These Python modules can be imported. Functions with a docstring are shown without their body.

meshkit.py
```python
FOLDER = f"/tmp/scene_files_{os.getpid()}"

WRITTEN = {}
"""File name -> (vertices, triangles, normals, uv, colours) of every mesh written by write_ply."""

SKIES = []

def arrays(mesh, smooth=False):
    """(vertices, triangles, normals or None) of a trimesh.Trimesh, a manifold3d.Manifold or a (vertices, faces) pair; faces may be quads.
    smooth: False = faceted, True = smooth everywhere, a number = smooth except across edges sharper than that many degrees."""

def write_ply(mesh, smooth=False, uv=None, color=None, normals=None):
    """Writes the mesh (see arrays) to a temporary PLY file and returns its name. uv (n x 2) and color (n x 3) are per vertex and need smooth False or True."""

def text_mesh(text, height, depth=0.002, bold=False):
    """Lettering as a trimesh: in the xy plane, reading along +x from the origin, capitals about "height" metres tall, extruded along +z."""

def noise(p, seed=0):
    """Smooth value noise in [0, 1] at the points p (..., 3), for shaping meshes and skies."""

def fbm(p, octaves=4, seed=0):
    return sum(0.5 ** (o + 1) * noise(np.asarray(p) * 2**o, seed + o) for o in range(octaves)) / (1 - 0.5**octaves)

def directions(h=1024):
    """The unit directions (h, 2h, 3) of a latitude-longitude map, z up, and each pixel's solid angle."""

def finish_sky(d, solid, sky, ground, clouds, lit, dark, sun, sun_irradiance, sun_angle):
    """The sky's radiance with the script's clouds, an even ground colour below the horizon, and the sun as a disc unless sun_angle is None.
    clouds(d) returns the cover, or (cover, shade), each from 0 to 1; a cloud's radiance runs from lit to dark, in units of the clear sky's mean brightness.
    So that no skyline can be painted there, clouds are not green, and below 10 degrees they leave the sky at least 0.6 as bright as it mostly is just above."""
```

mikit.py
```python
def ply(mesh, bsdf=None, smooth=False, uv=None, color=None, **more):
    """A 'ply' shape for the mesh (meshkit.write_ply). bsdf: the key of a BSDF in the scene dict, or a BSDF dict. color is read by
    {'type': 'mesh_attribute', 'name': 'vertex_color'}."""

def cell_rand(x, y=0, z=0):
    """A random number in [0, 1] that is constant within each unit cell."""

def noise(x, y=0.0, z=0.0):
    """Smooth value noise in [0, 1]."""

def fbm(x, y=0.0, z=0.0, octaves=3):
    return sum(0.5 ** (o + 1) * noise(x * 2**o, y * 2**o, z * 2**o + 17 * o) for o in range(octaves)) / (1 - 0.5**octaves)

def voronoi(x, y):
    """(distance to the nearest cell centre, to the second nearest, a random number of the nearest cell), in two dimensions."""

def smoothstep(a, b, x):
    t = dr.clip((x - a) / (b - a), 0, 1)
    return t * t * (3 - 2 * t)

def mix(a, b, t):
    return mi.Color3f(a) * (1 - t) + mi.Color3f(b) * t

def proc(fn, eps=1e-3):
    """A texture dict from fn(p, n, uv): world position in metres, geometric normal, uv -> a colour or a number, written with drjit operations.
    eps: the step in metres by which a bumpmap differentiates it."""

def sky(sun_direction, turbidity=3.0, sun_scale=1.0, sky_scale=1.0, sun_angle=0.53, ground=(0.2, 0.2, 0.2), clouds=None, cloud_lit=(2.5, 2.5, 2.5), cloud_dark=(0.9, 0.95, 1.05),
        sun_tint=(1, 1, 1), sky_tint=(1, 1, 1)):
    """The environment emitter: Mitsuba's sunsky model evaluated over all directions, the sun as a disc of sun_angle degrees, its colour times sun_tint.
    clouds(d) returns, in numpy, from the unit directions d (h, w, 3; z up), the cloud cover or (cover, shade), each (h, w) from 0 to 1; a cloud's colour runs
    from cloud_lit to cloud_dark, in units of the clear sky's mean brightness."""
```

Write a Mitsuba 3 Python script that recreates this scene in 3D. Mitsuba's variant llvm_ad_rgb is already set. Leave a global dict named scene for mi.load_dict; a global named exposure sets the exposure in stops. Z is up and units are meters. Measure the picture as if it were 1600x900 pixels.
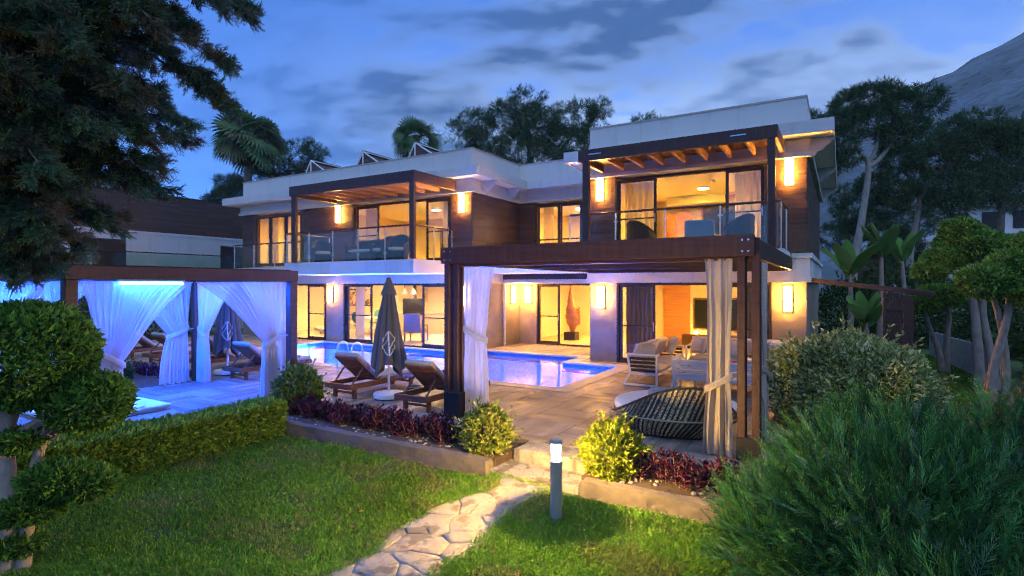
import shapely.affinity, math, random, numpy as np, drjit as dr, mitsuba as mi, trimesh, shapely, shapely.geometry as sg, mikit, meshkit
from mikit import ply, proc, noise, fbm, voronoi, cell_rand, smoothstep, mix
T = mi.ScalarTransform4f
scene, labels = {}, {}
random.seed(3)
R = np.random.default_rng(11)

# ---------------------------------------------------------------- camera, sky, exposure
YAW = math.radians(30.72)
EYE = [0.0, 0.0, 2.2]
scene['camera'] = {'type': 'perspective', 'fov': 85.46, 'fov_axis': 'x', 'near_clip': 0.05, 'far_clip': 6000.0,
    'principal_point_offset_y': 0.00367,
    'to_world': T().look_at(origin=EYE, target=[EYE[0] - math.sin(YAW), EYE[1] + math.cos(YAW), EYE[2]], up=[0, 0, 1])}
exposure = 2.6

def clouds(d):
    z = np.maximum(d[..., 2], 0.02)
    p = np.stack([d[..., 0] / (z + 0.25), d[..., 1] / (z + 0.25), np.zeros_like(z)], -1)
    c, s = math.cos(0.35), math.sin(0.35)
    q = np.stack([p[..., 0] * c + p[..., 1] * s, -p[..., 0] * s + p[..., 1] * c, p[..., 2]], -1)
    w = meshkit.fbm(q * 1.3 + 3.0, 4, seed=21) - 0.5
    a = meshkit.fbm(q * np.array([1.0, 1.9, 1]) * 1.9 + 5.3 + 1.3 * w[..., None], 6, seed=3)
    b = meshkit.fbm(q * np.array([1.2, 2.2, 1]) * 6.0 + 11.0 + 2.2 * w[..., None], 7, seed=9)
    az = np.arctan2(d[..., 0], d[..., 1])
    side = np.clip((az + 1.15) / 0.75, 0.10, 1)
    low = np.exp(-np.square((z - 0.26 - 0.16 * w) / 0.11))
    e = np.clip((0.60 * a + 0.40 * b - 0.39) / 0.15, 0, 1)
    cover = np.clip((0.10 + 0.90 * e) * side + 0.70 * low * side * (0.2 + 1.3 * b), 0, 0.95)
    shade = np.clip(0.76 + 4.4 * (0.55 * a + 0.45 * b - 0.50) + 0.3 * (1 - side) - 0.75 * low * (0.2 + 1.2 * b) * side, 0, 1)
    return cover, shade

scene['sky'] = mikit.sky([0.22, -0.48, 0.85], turbidity=3, sun_scale=0.20, sun_angle=80, sun_tint=(0.56, 0.80, 1.22), sky_scale=1.42, sky_tint=(0.20, 0.46, 0.93), ground=(0.05, 0.06, 0.05),
    clouds=clouds, cloud_lit=(1.20, 1.75, 2.9), cloud_dark=(0.08, 0.25, 0.72))
scene['sky']['sampling_weight'] = 20.0

WARM = np.array([1.0, 0.46, 0.08])
def emit(rgb, k, w=1.0):
    return {'type': 'area', 'sampling_weight': float(w), 'radiance': {'type': 'rgb', 'value': [float(c * k) for c in rgb]}}

# ---------------------------------------------------------------- keys and meshes
_used = {}
def uniq(k):
    n = _used.get(k, 0)
    _used[k] = n + 1
    return k if n == 0 else f'{k}_{n:03d}'

def thing(name, label, cat, group=None):
    k = uniq(name)
    labels[k] = {'label': label, 'category': cat}
    if group: labels[k]['group'] = group
    return k

def put(k, mesh, m, smooth=False, stuff=False, label=None, **kw):
    """One entry of the scene; k is a name or parent__name and gets a number when taken."""
    k = uniq(k)
    if isinstance(mesh, B): mesh = mesh.mesh()
    scene[k] = ply(mesh, m, smooth=smooth, **kw)
    if stuff: labels[k] = {'kind': 'stuff'}
    if label: labels.setdefault(k, {})['label'] = label
    return k

def structure(name, mesh, m, smooth=False, **kw):
    k = put(name, mesh, m, smooth, **kw)
    labels[k] = {'kind': 'structure'}
    return k

def _template():
    from scipy.spatial import ConvexHull
    s = np.array([[x, y, z] for x in (-1, 1) for y in (-1, 1) for z in (-1, 1)], float)
    v = np.concatenate([s * ([1 if i != a else 0.8 for i in range(3)]) for a in range(3)])
    v = np.concatenate([s * np.where(np.arange(3) == a, 1.0, 0.8) for a in range(3)])
    h = ConvexHull(v)
    f = h.simplices.copy()
    n = h.equations[:, :3]
    c = np.cross(v[f[:, 1]] - v[f[:, 0]], v[f[:, 2]] - v[f[:, 0]])
    flip = (c * n).sum(1) < 0
    f[flip] = f[flip][:, ::-1]
    return s, f
_CS, _CF = _template()
_BV = np.array([[x, y, z] for x in (-1, 1) for y in (-1, 1) for z in (-1, 1)], float)
_BF = np.array([[0, 1, 3], [0, 3, 2], [4, 6, 7], [4, 7, 5], [0, 4, 5], [0, 5, 1], [2, 3, 7], [2, 7, 6], [0, 2, 6], [0, 6, 4], [1, 5, 7], [1, 7, 3]])

class B:
    """Collects pieces into one mesh."""
    def __init__(s): s.v, s.f, s.n = [], [], 0
    def add(s, v, f):
        v = np.asarray(v, float)
        s.v.append(v); s.f.append(np.asarray(f, int) + s.n); s.n += len(v)
        return s
    def box(s, x0, x1, y0, y1, z0, z1, c=0.0, M=None):
        h = np.array([x1 - x0, y1 - y0, z1 - z0]) / 2
        m = np.array([x1 + x0, y1 + y0, z1 + z0]) / 2
        if c > 0:
            c = min(c, h.min() * 0.45)
            v = np.concatenate([_CS * np.where(np.arange(3) == a, h, h - c) for a in range(3)]) + m
            f = _CF
        else:
            v, f = _BV * h + m, _BF
        if M is not None: v = v @ M[:3, :3].T + M[:3, 3]
        return s.add(v, f)
    def bar(s, a, b, w, h, up=(0, 0, 1), c=0.0):
        """A beam from a to b, w wide and h high about its axis."""
        a, b = np.array(a, float), np.array(b, float)
        d = b - a; l = np.linalg.norm(d); d /= l
        x = np.cross(d, up)
        if np.linalg.norm(x) < 1e-6: x = np.cross(d, (0, 1, 0))
        x /= np.linalg.norm(x); u = np.cross(x, d)
        M = np.eye(4); M[:3, 0], M[:3, 1], M[:3, 2], M[:3, 3] = x, d, u, (a + b) / 2
        return s.box(-w / 2, w / 2, -l / 2, l / 2, -h / 2, h / 2, c, M)
    def tube(s, pts, r, n=8, cap=True):
        p = np.asarray(pts, float)
        r = np.broadcast_to(r, (len(p),)).astype(float)
        t = np.gradient(p, axis=0); t /= np.linalg.norm(t, axis=1, keepdims=True) + 1e-12
        a = np.cross(t[0], [0, 0, 1.0] if abs(t[0][2]) < 0.9 else [1.0, 0, 0]); a /= np.linalg.norm(a)
        A = []
        for k in range(len(p)):
            a = a - t[k] * (a @ t[k]); a /= np.linalg.norm(a) + 1e-12
            A.append(a)
        A = np.array(A); C = np.cross(t, A)
        g = np.arange(n) * 2 * np.pi / n
        v = p[:, None] + r[:, None, None] * (np.cos(g)[None, :, None] * A[:, None] + np.sin(g)[None, :, None] * C[:, None])
        i, j = np.meshgrid(np.arange(len(p) - 1), np.arange(n), indexing='ij')
        q = np.stack([i * n + j, i * n + (j + 1) % n, (i + 1) * n + (j + 1) % n, (i + 1) * n + j], -1).reshape(-1, 4)
        f = np.vstack([q[:, [0, 1, 2]], q[:, [0, 2, 3]]])
        v = v.reshape(-1, 3)
        if cap:
            m = len(v)
            v = np.vstack([v, p[0], p[-1]])
            k = np.arange(n)
            f = np.vstack([f, np.stack([(k + 1) % n, k, k * 0 + m], 1), np.stack([k, (k + 1) % n, k * 0], 1) + (len(p) - 1) * n * np.array([1, 1, 0]) + np.array([0, 0, m + 1])])
        return s.add(v, f)
    def lathe(s, prof, n=24, at=(0, 0, 0), sx=1.0, sy=1.0):
        p = np.asarray(prof, float); g = np.arange(n) * 2 * np.pi / n
        v = np.stack([p[:, 0, None] * np.cos(g) * sx, p[:, 0, None] * np.sin(g) * sy, np.repeat(p[:, 1, None], n, 1)], -1).reshape(-1, 3) + np.array(at)
        i, j = np.meshgrid(np.arange(len(p) - 1), np.arange(n), indexing='ij')
        q = np.stack([i * n + j, i * n + (j + 1) % n, (i + 1) * n + (j + 1) % n, (i + 1) * n + j], -1).reshape(-1, 4)
        return s.add(v, np.vstack([q[:, [0, 1, 2]], q[:, [0, 2, 3]]]))
    def poly(s, pg, z0, z1):
        for g in getattr(pg, 'geoms', [pg]):
            m = trimesh.creation.extrude_polygon(g, z1 - z0, engine='earcut')
            s.add(m.vertices + [0, 0, z0], m.faces)
        return s
    def mesh(s):
        return np.vstack(s.v), np.vstack(s.f)
    def move(s, M):
        s.v = [v @ M[:3, :3].T + M[:3, 3] for v in s.v]
        return s

def tm(x=0, y=0, z=0, rz=0, rx=0, ry=0):
    M = trimesh.transformations.euler_matrix(math.radians(rx), math.radians(ry), math.radians(rz))
    M[:3, 3] = x, y, z
    return M
def BX(*a, **k): return B().box(*a, **k)
def grid_mesh(P):
    """P (m, n, 3) -> (v, f, uv)."""
    m, n = P.shape[:2]
    i, j = np.meshgrid(np.arange(m - 1), np.arange(n - 1), indexing='ij')
    q = np.stack([i * n + j, i * n + j + 1, (i + 1) * n + j + 1, (i + 1) * n + j], -1).reshape(-1, 4)
    u, w = np.meshgrid(np.linspace(0, 1, m), np.linspace(0, 1, n), indexing='ij')
    return P.reshape(-1, 3), np.vstack([q[:, [0, 1, 2]], q[:, [0, 2, 3]]]), np.stack([u, w], -1).reshape(-1, 2)

# ---------------------------------------------------------------- materials
def rgb(*c): return {'type': 'rgb', 'value': [float(x) for x in c]}
def pr(key, color, rough=0.6, spec=0.4, bump=None, two=True, **kw):
    d = {'type': 'principled', 'base_color': color if isinstance(color, dict) else rgb(*color), 'roughness': rough if isinstance(rough, dict) else float(rough), 'specular': float(spec), **kw}
    if bump: d = {'type': 'bumpmap', 'scale': float(bump[1]), 'arbitrary': proc(bump[0], bump[2] if len(bump) > 2 else 2e-3), 'bsdf': d}
    scene[key] = {'type': 'twosided', 'bsdf': d} if two else d
    return key
def blotch(c0, c1, s, sz=None, o=3):
    def fn(p, n, uv):
        return mix(c0, c1, fbm(p.x * s, p.y * s, p.z * (sz or s), o))
    return proc(fn)

def stain_fn(p, n, uv):
    a = fbm(p.x * 1.3, p.y * 1.3, p.z * 0.5, 3)
    b = smoothstep(0.55, 0.8, fbm(p.x * 7, p.y * 7, p.z * 0.7, 2))
    return mix((0.58, 0.58, 0.58), (0.47, 0.47, 0.475), dr.clip(a * 0.6 + b * 0.5, 0, 1))
pr('m_white', proc(stain_fn), 0.65)
def clad_fn(p, n, uv):
    r = cell_rand(dr.floor(p.z / 0.12), dr.floor((p.x + p.y * 1.7) / 2.4))
    g = fbm((p.x + p.y) * 1.2, p.z * 55, r * 9, 3)
    return mix((0.036, 0.019, 0.014), (0.115, 0.062, 0.040), dr.clip(0.65 * g + 0.45 * r, 0, 1))
pr('m_clad', proc(clad_fn), 0.5)
def wood_fn(p, n, uv):
    g = fbm((p.x + p.y) * 2.2, (p.x - p.y) * 2.2 + p.z * 30, p.z * 4, 3)
    h = fbm(p.x * 40, p.y * 40, p.z * 3, 2)
    return mix((0.022, 0.010, 0.008), (0.078, 0.032, 0.022), dr.clip(0.6 * g + 0.5 * h, 0, 1))
pr('m_wood', proc(wood_fn), 0.45)
def teak_fn(p, n, uv):
    g = fbm(p.x * 3, p.y * 26, p.z * 30, 3)
    return mix((0.085, 0.030, 0.016), (0.22, 0.085, 0.040), g)
pr('m_teak', proc(teak_fn), 0.42)
def honey_fn(p, n, uv):
    g = fbm(p.x * 18, p.y * 2.0, p.z * 18, 3)
    return mix((0.20, 0.10, 0.05), (0.38, 0.20, 0.10), g)
pr('m_honey', proc(honey_fn), 0.5)
def plaster_fn(p, n, uv):
    a = fbm((p.x + p.y) * 1.6, p.z * 1.2, 3.0, 4)
    b = fbm((p.x - p.y) * 14, p.z * 9, 1.0, 3)
    return mix((0.14, 0.112, 0.088), (0.30, 0.25, 0.20), dr.clip(0.75 * a + 0.3 * b, 0, 1))
pr('m_plaster', proc(plaster_fn), 0.75, bump=(lambda p, n, uv: fbm(p.x * 30 + p.y * 30, p.z * 26, 2.0, 3), 0.004))
TS = 0.9
def tile_fn(p, n, uv):
    cx, cy = dr.floor(p.x / TS), dr.floor(p.y / TS)
    flip = dr.abs((cx + cy) - 2 * dr.floor((cx + cy) / 2)) < 0.5
    r = cell_rand(cx, cy, 3)
    u, v = dr.select(flip, p.x, p.y), dr.select(flip, p.y, p.x)
    pl = dr.floor(v / (TS / 6))
    r2 = cell_rand(pl, cx * 7 + cy, 5)
    g = fbm(u * 1.6 + r2 * 30, v * 42, r2 * 7, 4)
    k = dr.clip(0.50 * g + 0.34 * r2 + 0.26 * r, 0, 1)
    return mix((0.060, 0.044, 0.035), (0.36, 0.29, 0.23), dr.clip(1.35 * k - 0.17, 0, 1))
def tile_rough(p, n, uv): return 0.42 + 0.3 * fbm(p.x * 3, p.y * 3, 0.0, 2)
pr('m_tile', proc(tile_fn), proc(tile_rough), 0.35)
pr('m_bollard', (0.20, 0.205, 0.21), 0.4)
pr('m_screen', (0.010, 0.012, 0.014), 0.06, 0.6)
pr('m_bluecloth', (0.10, 0.16, 0.22), 0.9)
pr('m_grout', (0.09, 0.075, 0.065), 0.9)
pr('m_coping', blotch((0.30, 0.26, 0.23), (0.46, 0.41, 0.36), 4.0), 0.55)
pr('m_frame', (0.022, 0.016, 0.014), 0.35)
pr('m_brownframe', (0.11, 0.055, 0.03), 0.45)
pr('m_black', (0.012, 0.012, 0.013), 0.4)
pr('m_steel', (0.62, 0.62, 0.62), 0.22, metallic=1.0)
pr('m_rail', (0.05, 0.025, 0.018), 0.3)
pr('m_paint', (0.72, 0.72, 0.72), 0.4)
pr('m_room', (0.72, 0.64, 0.50), 0.8)
pr('m_ceiling', (0.78, 0.74, 0.66), 0.8)
pr('m_roomfloor', blotch((0.34, 0.26, 0.18), (0.50, 0.40, 0.29), 2.0), 0.35)
pr('m_orange', proc(lambda p, n, uv: mix((0.30, 0.12, 0.05), (0.50, 0.22, 0.09), fbm(p.x * 2, p.y * 2, p.z * 22, 3))), 0.45)
scene['m_glass'] = {'type': 'thindielectric', 'int_ior': 1.5}
scene['m_railglass'] = {'type': 'thindielectric', 'int_ior': 1.5, 'specular_transmittance': rgb(0.78, 0.88, 0.80)}
scene['m_water'] = {'type': 'thindielectric', 'int_ior': 1.33, 'specular_transmittance': rgb(0.72, 0.90, 0.98)}
def pool_fn(p, n, uv):
    s = 12.0
    e = dr.maximum(dr.abs(p.x * s - dr.round(p.x * s)), dr.abs(p.y * s - dr.round(p.y * s)))
    r = cell_rand(dr.floor(p.x * s), dr.floor(p.y * s), dr.floor(p.z * s))
    return mix((0.40, 0.56, 0.76), (0.54, 0.70, 0.86), r)
pr('m_pool', proc(pool_fn), 0.4)
def mosaic_fn(p, n, uv):
    s = 24.0
    r = cell_rand(dr.floor(p.x * s), dr.floor(p.y * s), dr.floor(p.z * s))
    return mix((0.02, 0.05, 0.22), (0.06, 0.14, 0.42), r)
pr('m_mosaic', proc(mosaic_fn), 0.25)
def weave(c, s=260.0, k=0.25):
    c = np.array(c)
    def fn(p, n, uv):
        w = noise(p.x * s, p.y * s, p.z * s)
        d = fbm(p.x * 3, p.y * 3, p.z * 3, 3)
        return mi.Color3f(c.tolist()) * (1 - k * w) * (0.85 + 0.3 * d)
    return proc(fn)
pr('m_cream', weave((0.58, 0.52, 0.45)), 0.9, 0.2)
pr('m_mattress', weave((0.42, 0.38, 0.36)), 0.9, 0.2)
pr('m_canopy', weave((0.115, 0.115, 0.125)), 0.85, 0.2)
pr('m_wicker', weave((0.05, 0.035, 0.028), 90.0, 0.6), 0.6, 0.3)
pr('m_whitefabric', (0.66, 0.67, 0.70), 0.8, 0.2)
scene['m_sheer'] = {'type': 'mask', 'opacity': 0.66, 'bsdf': {'type': 'principledthin', 'base_color': rgb(0.74, 0.73, 0.72), 'roughness': 0.9, 'diff_trans': 1.1}}
scene['m_drape'] = {'type': 'principledthin', 'base_color': weave((0.50, 0.435, 0.36)), 'roughness': 0.9, 'diff_trans': 0.5}
scene['m_roomdrape'] = {'type': 'principledthin', 'base_color': rgb(0.62, 0.55, 0.45), 'roughness': 0.9, 'diff_trans': 0.9}
scene['m_darkdrape'] = {'type': 'principledthin', 'base_color': rgb(0.10, 0.09, 0.10), 'roughness': 0.9, 'diff_trans': 0.3}
scene['m_leaf'] = {'type': 'principledthin', 'base_color': {'type': 'mesh_attribute', 'name': 'vertex_color'}, 'roughness': 0.5, 'diff_trans': 0.55, 'spec_trans': 0.0}
scene['m_needle'] = {'type': 'twosided', 'bsdf': {'type': 'diffuse', 'reflectance': {'type': 'mesh_attribute', 'name': 'vertex_color'}}}
def bark_fn(p, n, uv):
    g = fbm(p.x * 22, p.y * 22, p.z * 5, 3)
    return mix((0.055, 0.045, 0.038), (0.24, 0.20, 0.17), g)
pr('m_bark', proc(bark_fn), 0.9, bump=(lambda p, n, uv: fbm(p.x * 40, p.y * 40, p.z * 9, 3), 0.01))
def palebark_fn(p, n, uv):
    g = fbm(p.x * 14, p.y * 14, p.z * 6, 4)
    return mix((0.16, 0.13, 0.11), (0.40, 0.34, 0.29), g)
pr('m_palebark', proc(palebark_fn), 0.85, bump=(lambda p, n, uv: fbm(p.x * 40, p.y * 40, p.z * 16, 3), 0.008))
def conc_fn(p, n, uv):
    a = fbm(p.x * 1.8, p.y * 1.8, p.z * 3, 4)
    b = fbm(p.x * 24, p.y * 24, p.z * 18, 3)
    return mix((0.055, 0.046, 0.040), (0.20, 0.165, 0.14), dr.clip(0.7 * a + 0.35 * b, 0, 1))
pr('m_concrete', proc(conc_fn), 0.9, bump=(lambda p, n, uv: fbm(p.x * 30, p.y * 30, p.z * 30, 3), 0.012))
def stone_fn(p, n, uv):
    a = fbm(p.x * 3.2, p.y * 3.2, p.z * 3.2, 4)
    b = fbm(p.x * 26, p.y * 26, p.z * 26, 3)
    f1, f2, r = voronoi(p.x * 4.5 + 0.9 * a, p.y * 4.5 + 0.9 * b)
    crack = 1 - smoothstep(0.0, 0.05 + 0.04 * b, f2 - f1)
    rust = smoothstep(0.50, 0.74, fbm(p.x * 2.3 + 9, p.y * 2.3, 7.0, 3))
    dirt = smoothstep(0.56, 0.68, fbm(p.x * 5.3 + 3, p.y * 5.3, 2.0, 4))
    c = mix((0.14, 0.13, 0.122), (0.36, 0.335, 0.315), dr.clip(0.75 * a + 0.3 * b, 0, 1))
    c = c * (1 - 0.5 * rust) + mi.Color3f(0.42, 0.31, 0.22) * 0.5 * rust * (0.6 + 0.6 * b)
    c = c * (1 - 0.65 * dirt) + mi.Color3f(0.085, 0.065, 0.05) * 0.65 * dirt
    return c * (1 - 0.35 * crack * smoothstep(0.45, 0.6, a + 0.15 * b))
pr('m_stone', proc(stone_fn), 0.8, bump=(lambda p, n, uv: fbm(p.x * 11, p.y * 11, p.z * 11, 5), 0.030))
pr('m_soil', blotch((0.030, 0.020, 0.014), (0.11, 0.075, 0.05), 14.0, o=4), 0.95)
def ground_fn(p, n, uv):
    a = fbm(p.x * 0.35, p.y * 0.35, 0.0, 3)
    b = fbm(p.x * 16, p.y * 16, 0.0, 3)
    return mix((0.025, 0.045, 0.012), (0.070, 0.110, 0.030), dr.clip(0.5 * a + 0.55 * b, 0, 1))
pr('m_ground', proc(ground_fn), 0.95)
def rock_fn(p, n, uv):
    a = fbm(p.x * 0.010, p.y * 0.010, p.z * 0.016, 5)
    v = smoothstep(0.44, 0.56, fbm(p.x * 0.035, p.y * 0.035, p.z * 0.05, 4))
    w = smoothstep(0.50, 0.62, fbm(p.x * 0.16, p.y * 0.16, p.z * 0.2, 3))
    c = mix((0.045, 0.062, 0.078), (0.130, 0.160, 0.190), a)
    sc = smoothstep(0.50, 0.60, fbm(p.x * 0.26 + 4, p.y * 0.26, p.z * 0.30, 4))
    return c * (1 - 0.85 * dr.maximum(dr.maximum(v * 0.6, sc * 0.8), w * v)) + mi.Color3f(0.025, 0.04, 0.03) * dr.maximum(v * 0.5, sc)
pr('m_rock', proc(rock_fn), 0.95)
# ---------------------------------------------------------------- lamps that light the place
def wall_lamp(x, y, z0, label, face='y', k=34.0, w=0.19):
    """A tall frosted box on a dark back plate; face 'y' looks to -y, face 'x' to +x."""
    t = thing('wall_lamp', label, 'wall lamp', 'tall warm wall lamps of the villa')
    z1 = z0 + 0.62
    if face == 'y':
        bp, sh = (x - w / 2 - .02, x + w / 2 + .02, y - .025, y - .002, z0 - .03, z1 + .03), (x - w / 2, x + w / 2, y - .115, y - .027, z0, z1)
    else:
        bp, sh = (x + .002, x + .025, y - w / 2 - .02, y + w / 2 + .02, z0 - .03, z1 + .03), (x + .027, x + .115, y - w / 2, y + w / 2, z0, z1)
    put(t + '__back_plate', BX(*bp), 'm_frame')
    put(t + '__shade', BX(*sh, .012), 'm_paint', emitter=emit(WARM, k, 1.6))

wall_lamp(-6.06, 15.28, 4.69, 'glowing tall wall lamp at the left end of the upper balcony under the right roof')
wall_lamp(-1.10, 15.28, 4.69, 'glowing tall wall lamp on dark planks at the right end of the upper floor')
wall_lamp(-16.98, 15.28, 4.69, 'glowing tall wall lamp left of the wide window on the left balcony')
wall_lamp(-11.03, 15.28, 4.69, 'glowing tall wall lamp at the corner beside the left balcony')
wall_lamp(-17.43, 15.28, 1.57, 'glowing tall wall lamp on the pillar behind the closed parasol')
wall_lamp(-11.0, 15.28, 1.57, 'glowing tall wall lamp seen through the sheer curtain by the pool')
wall_lamp(-10.64, 17.9, 1.57, 'glowing wall lamp beside the downpipe in the recess', 'x')
wall_lamp(-10.22, 18.48, 1.57, 'glowing wall lamp left of the hall door with the sculpture')
wall_lamp(-6.03, 15.28, 1.57, 'glowing tall wall lamp on the pillar right of the hall door')
wall_lamp(-1.14, 15.28, 1.57, 'glowing tall wall lamp on the plaster wall above the variegated shrub')

# ---------------------------------------------------------------- the villa
V = thing('villa', 'two storey flat roofed villa with white fascias, dark plank cladding and lit rooms', 'house')
def vbox(part, *a, m='m_white', c=0.0, **k): return put(V + '__' + part, BX(*a, c), m, **k)
YF, YR = 15.3, 18.5
XL0, XL1, XR0, XR1 = -23.2, -10.66, -6.4, -0.73
UF, UT = 3.05, 5.36
def wall_x(x0, x1, z0, z1, y, m, th=.3): vbox('wall', x0, x1, y, y + th, z0, z1, m=m)
def clad(b, x0, x1, z0, z1, y=None, x=None, y0=None, y1=None):
    p = 0.12
    for i in range(int(round((z1 - z0) / p))):
        a = z0 + i * p
        t = 0.022 + 0.006 * ((i * 7919) % 5) / 5
        top = min(a + p - .008, z1)
        if y is not None: b.box(x0, x1, y - t, y + .004, a, top)
        else: b.box(x - .004, x + t, y0, y1, a, top)
def cladding(*a, **k):
    b = B(); clad(b, *a, **k)
    put(V + '__cladding_plank', b, 'm_clad', stuff=True)

# ground floor walls
for x0, x1 in ((-23.2, -20.7), (-17.75, -16.75), (-11.5, -10.96)): wall_x(x0, x1, 0, 2.29, YF, 'm_plaster')
vbox('wall', -10.96, -10.66, YF, 18.8, 0, 2.29, m='m_plaster')
wall_x(-10.66, -9.9, 0, 2.29, YR, 'm_plaster')
wall_x(-7.55, -6.4, 0, 2.29, YR, 'm_plaster')
vbox('wall', -6.4, -6.1, 15.6, 18.8, 0, 2.29, m='m_plaster')
wall_x(-6.4, -5.57, 0, 2.29, YF, 'm_plaster'); wall_x(-1.5, -.73, 0, 2.29, YF, 'm_plaster')
vbox('wall', -1.03, -.73, 15.6, 24, 0, 2.29, m='m_plaster')
vbox('wall', -23.2, -22.9, 15.6, 24, 0, 5.36, m='m_white')
vbox('wall', -23.2, -.73, 24, 24.3, 0, 5.36, m='m_white')
# upper floor walls and their plank cladding
for x0, x1, y in ((-23.2, -22.4, YF), (-19.1, -16.25, YF), (-11.5, -10.96, YF), (-10.66, -9.95, YR), (-8.0, -6.4, YR), (-6.4, -5.62, YF), (-1.6, -.73, YF)):
    wall_x(x0, x1, UF, UT, y, 'm_clad'); 
    cladding(x0, x1 if abs(x1 + 10.96) > .1 else -10.66, 3.02, 5.34, y=y)
vbox('wall', -10.96, -10.66, YF, 18.8, UF, UT, m='m_clad'); cladding(0, 0, 3.02, 5.34, x=-10.66, y0=15.3, y1=18.47)
vbox('wall', -6.4, -6.1, 15.6, 18.8, UF, UT, m='m_clad')
vbox('wall', -1.03, -.73, 15.6, 24, UF, UT, m='m_clad'); cladding(0, 0, 3.02, 5.34, x=-.73, y0=15.3, y1=24)
# white bands, slabs, frieze, eaves, parapet
vbox('floor_band', -23.26, -10.60, 15.22, 15.62, 2.29, 2.98); vbox('floor_band', -10.98, -10.60, 15.62, 18.8, 2.29, 2.98)
vbox('floor_band', -10.60, -6.46, 18.42, 18.8, 2.29, 2.98); vbox('floor_band', -6.46, -.65, 15.22, 15.62, 2.29, 2.98); vbox('floor_band', -1.05, -.65, 15.62, 24, 2.29, 2.98)
vbox('floor_band', -6.46, -6.08, 15.62, 18.42, 2.29, 2.98)
vbox('band_moulding', -.66, -.60, 15.19, 24, 2.88, 3.0); vbox('band_moulding', -1.04, -.60, 15.17, 15.22, 2.88, 3.0)
vbox('band_moulding', -23.26, -10.58, 15.19, 15.22, 2.29, 2.42); vbox('band_moulding', -6.48, -.62, 15.19, 15.22, 2.29, 2.42)
vbox('floor_slab', -22.9, -1.03, 15.62, 24, 2.62, 3.02, m='m_ceiling')
vbox('balcony_slab', -17.45, -11.33, 13.12, 15.22, 2.60, 3.03, c=.01); vbox('balcony_slab', -6.4, -1.08, 13.6, 15.17, 2.63, 3.03, c=.01)
vbox('balcony_slab', -23.2, -17.46, 14.75, 15.22, 2.76, 2.98, m='m_white')
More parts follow.
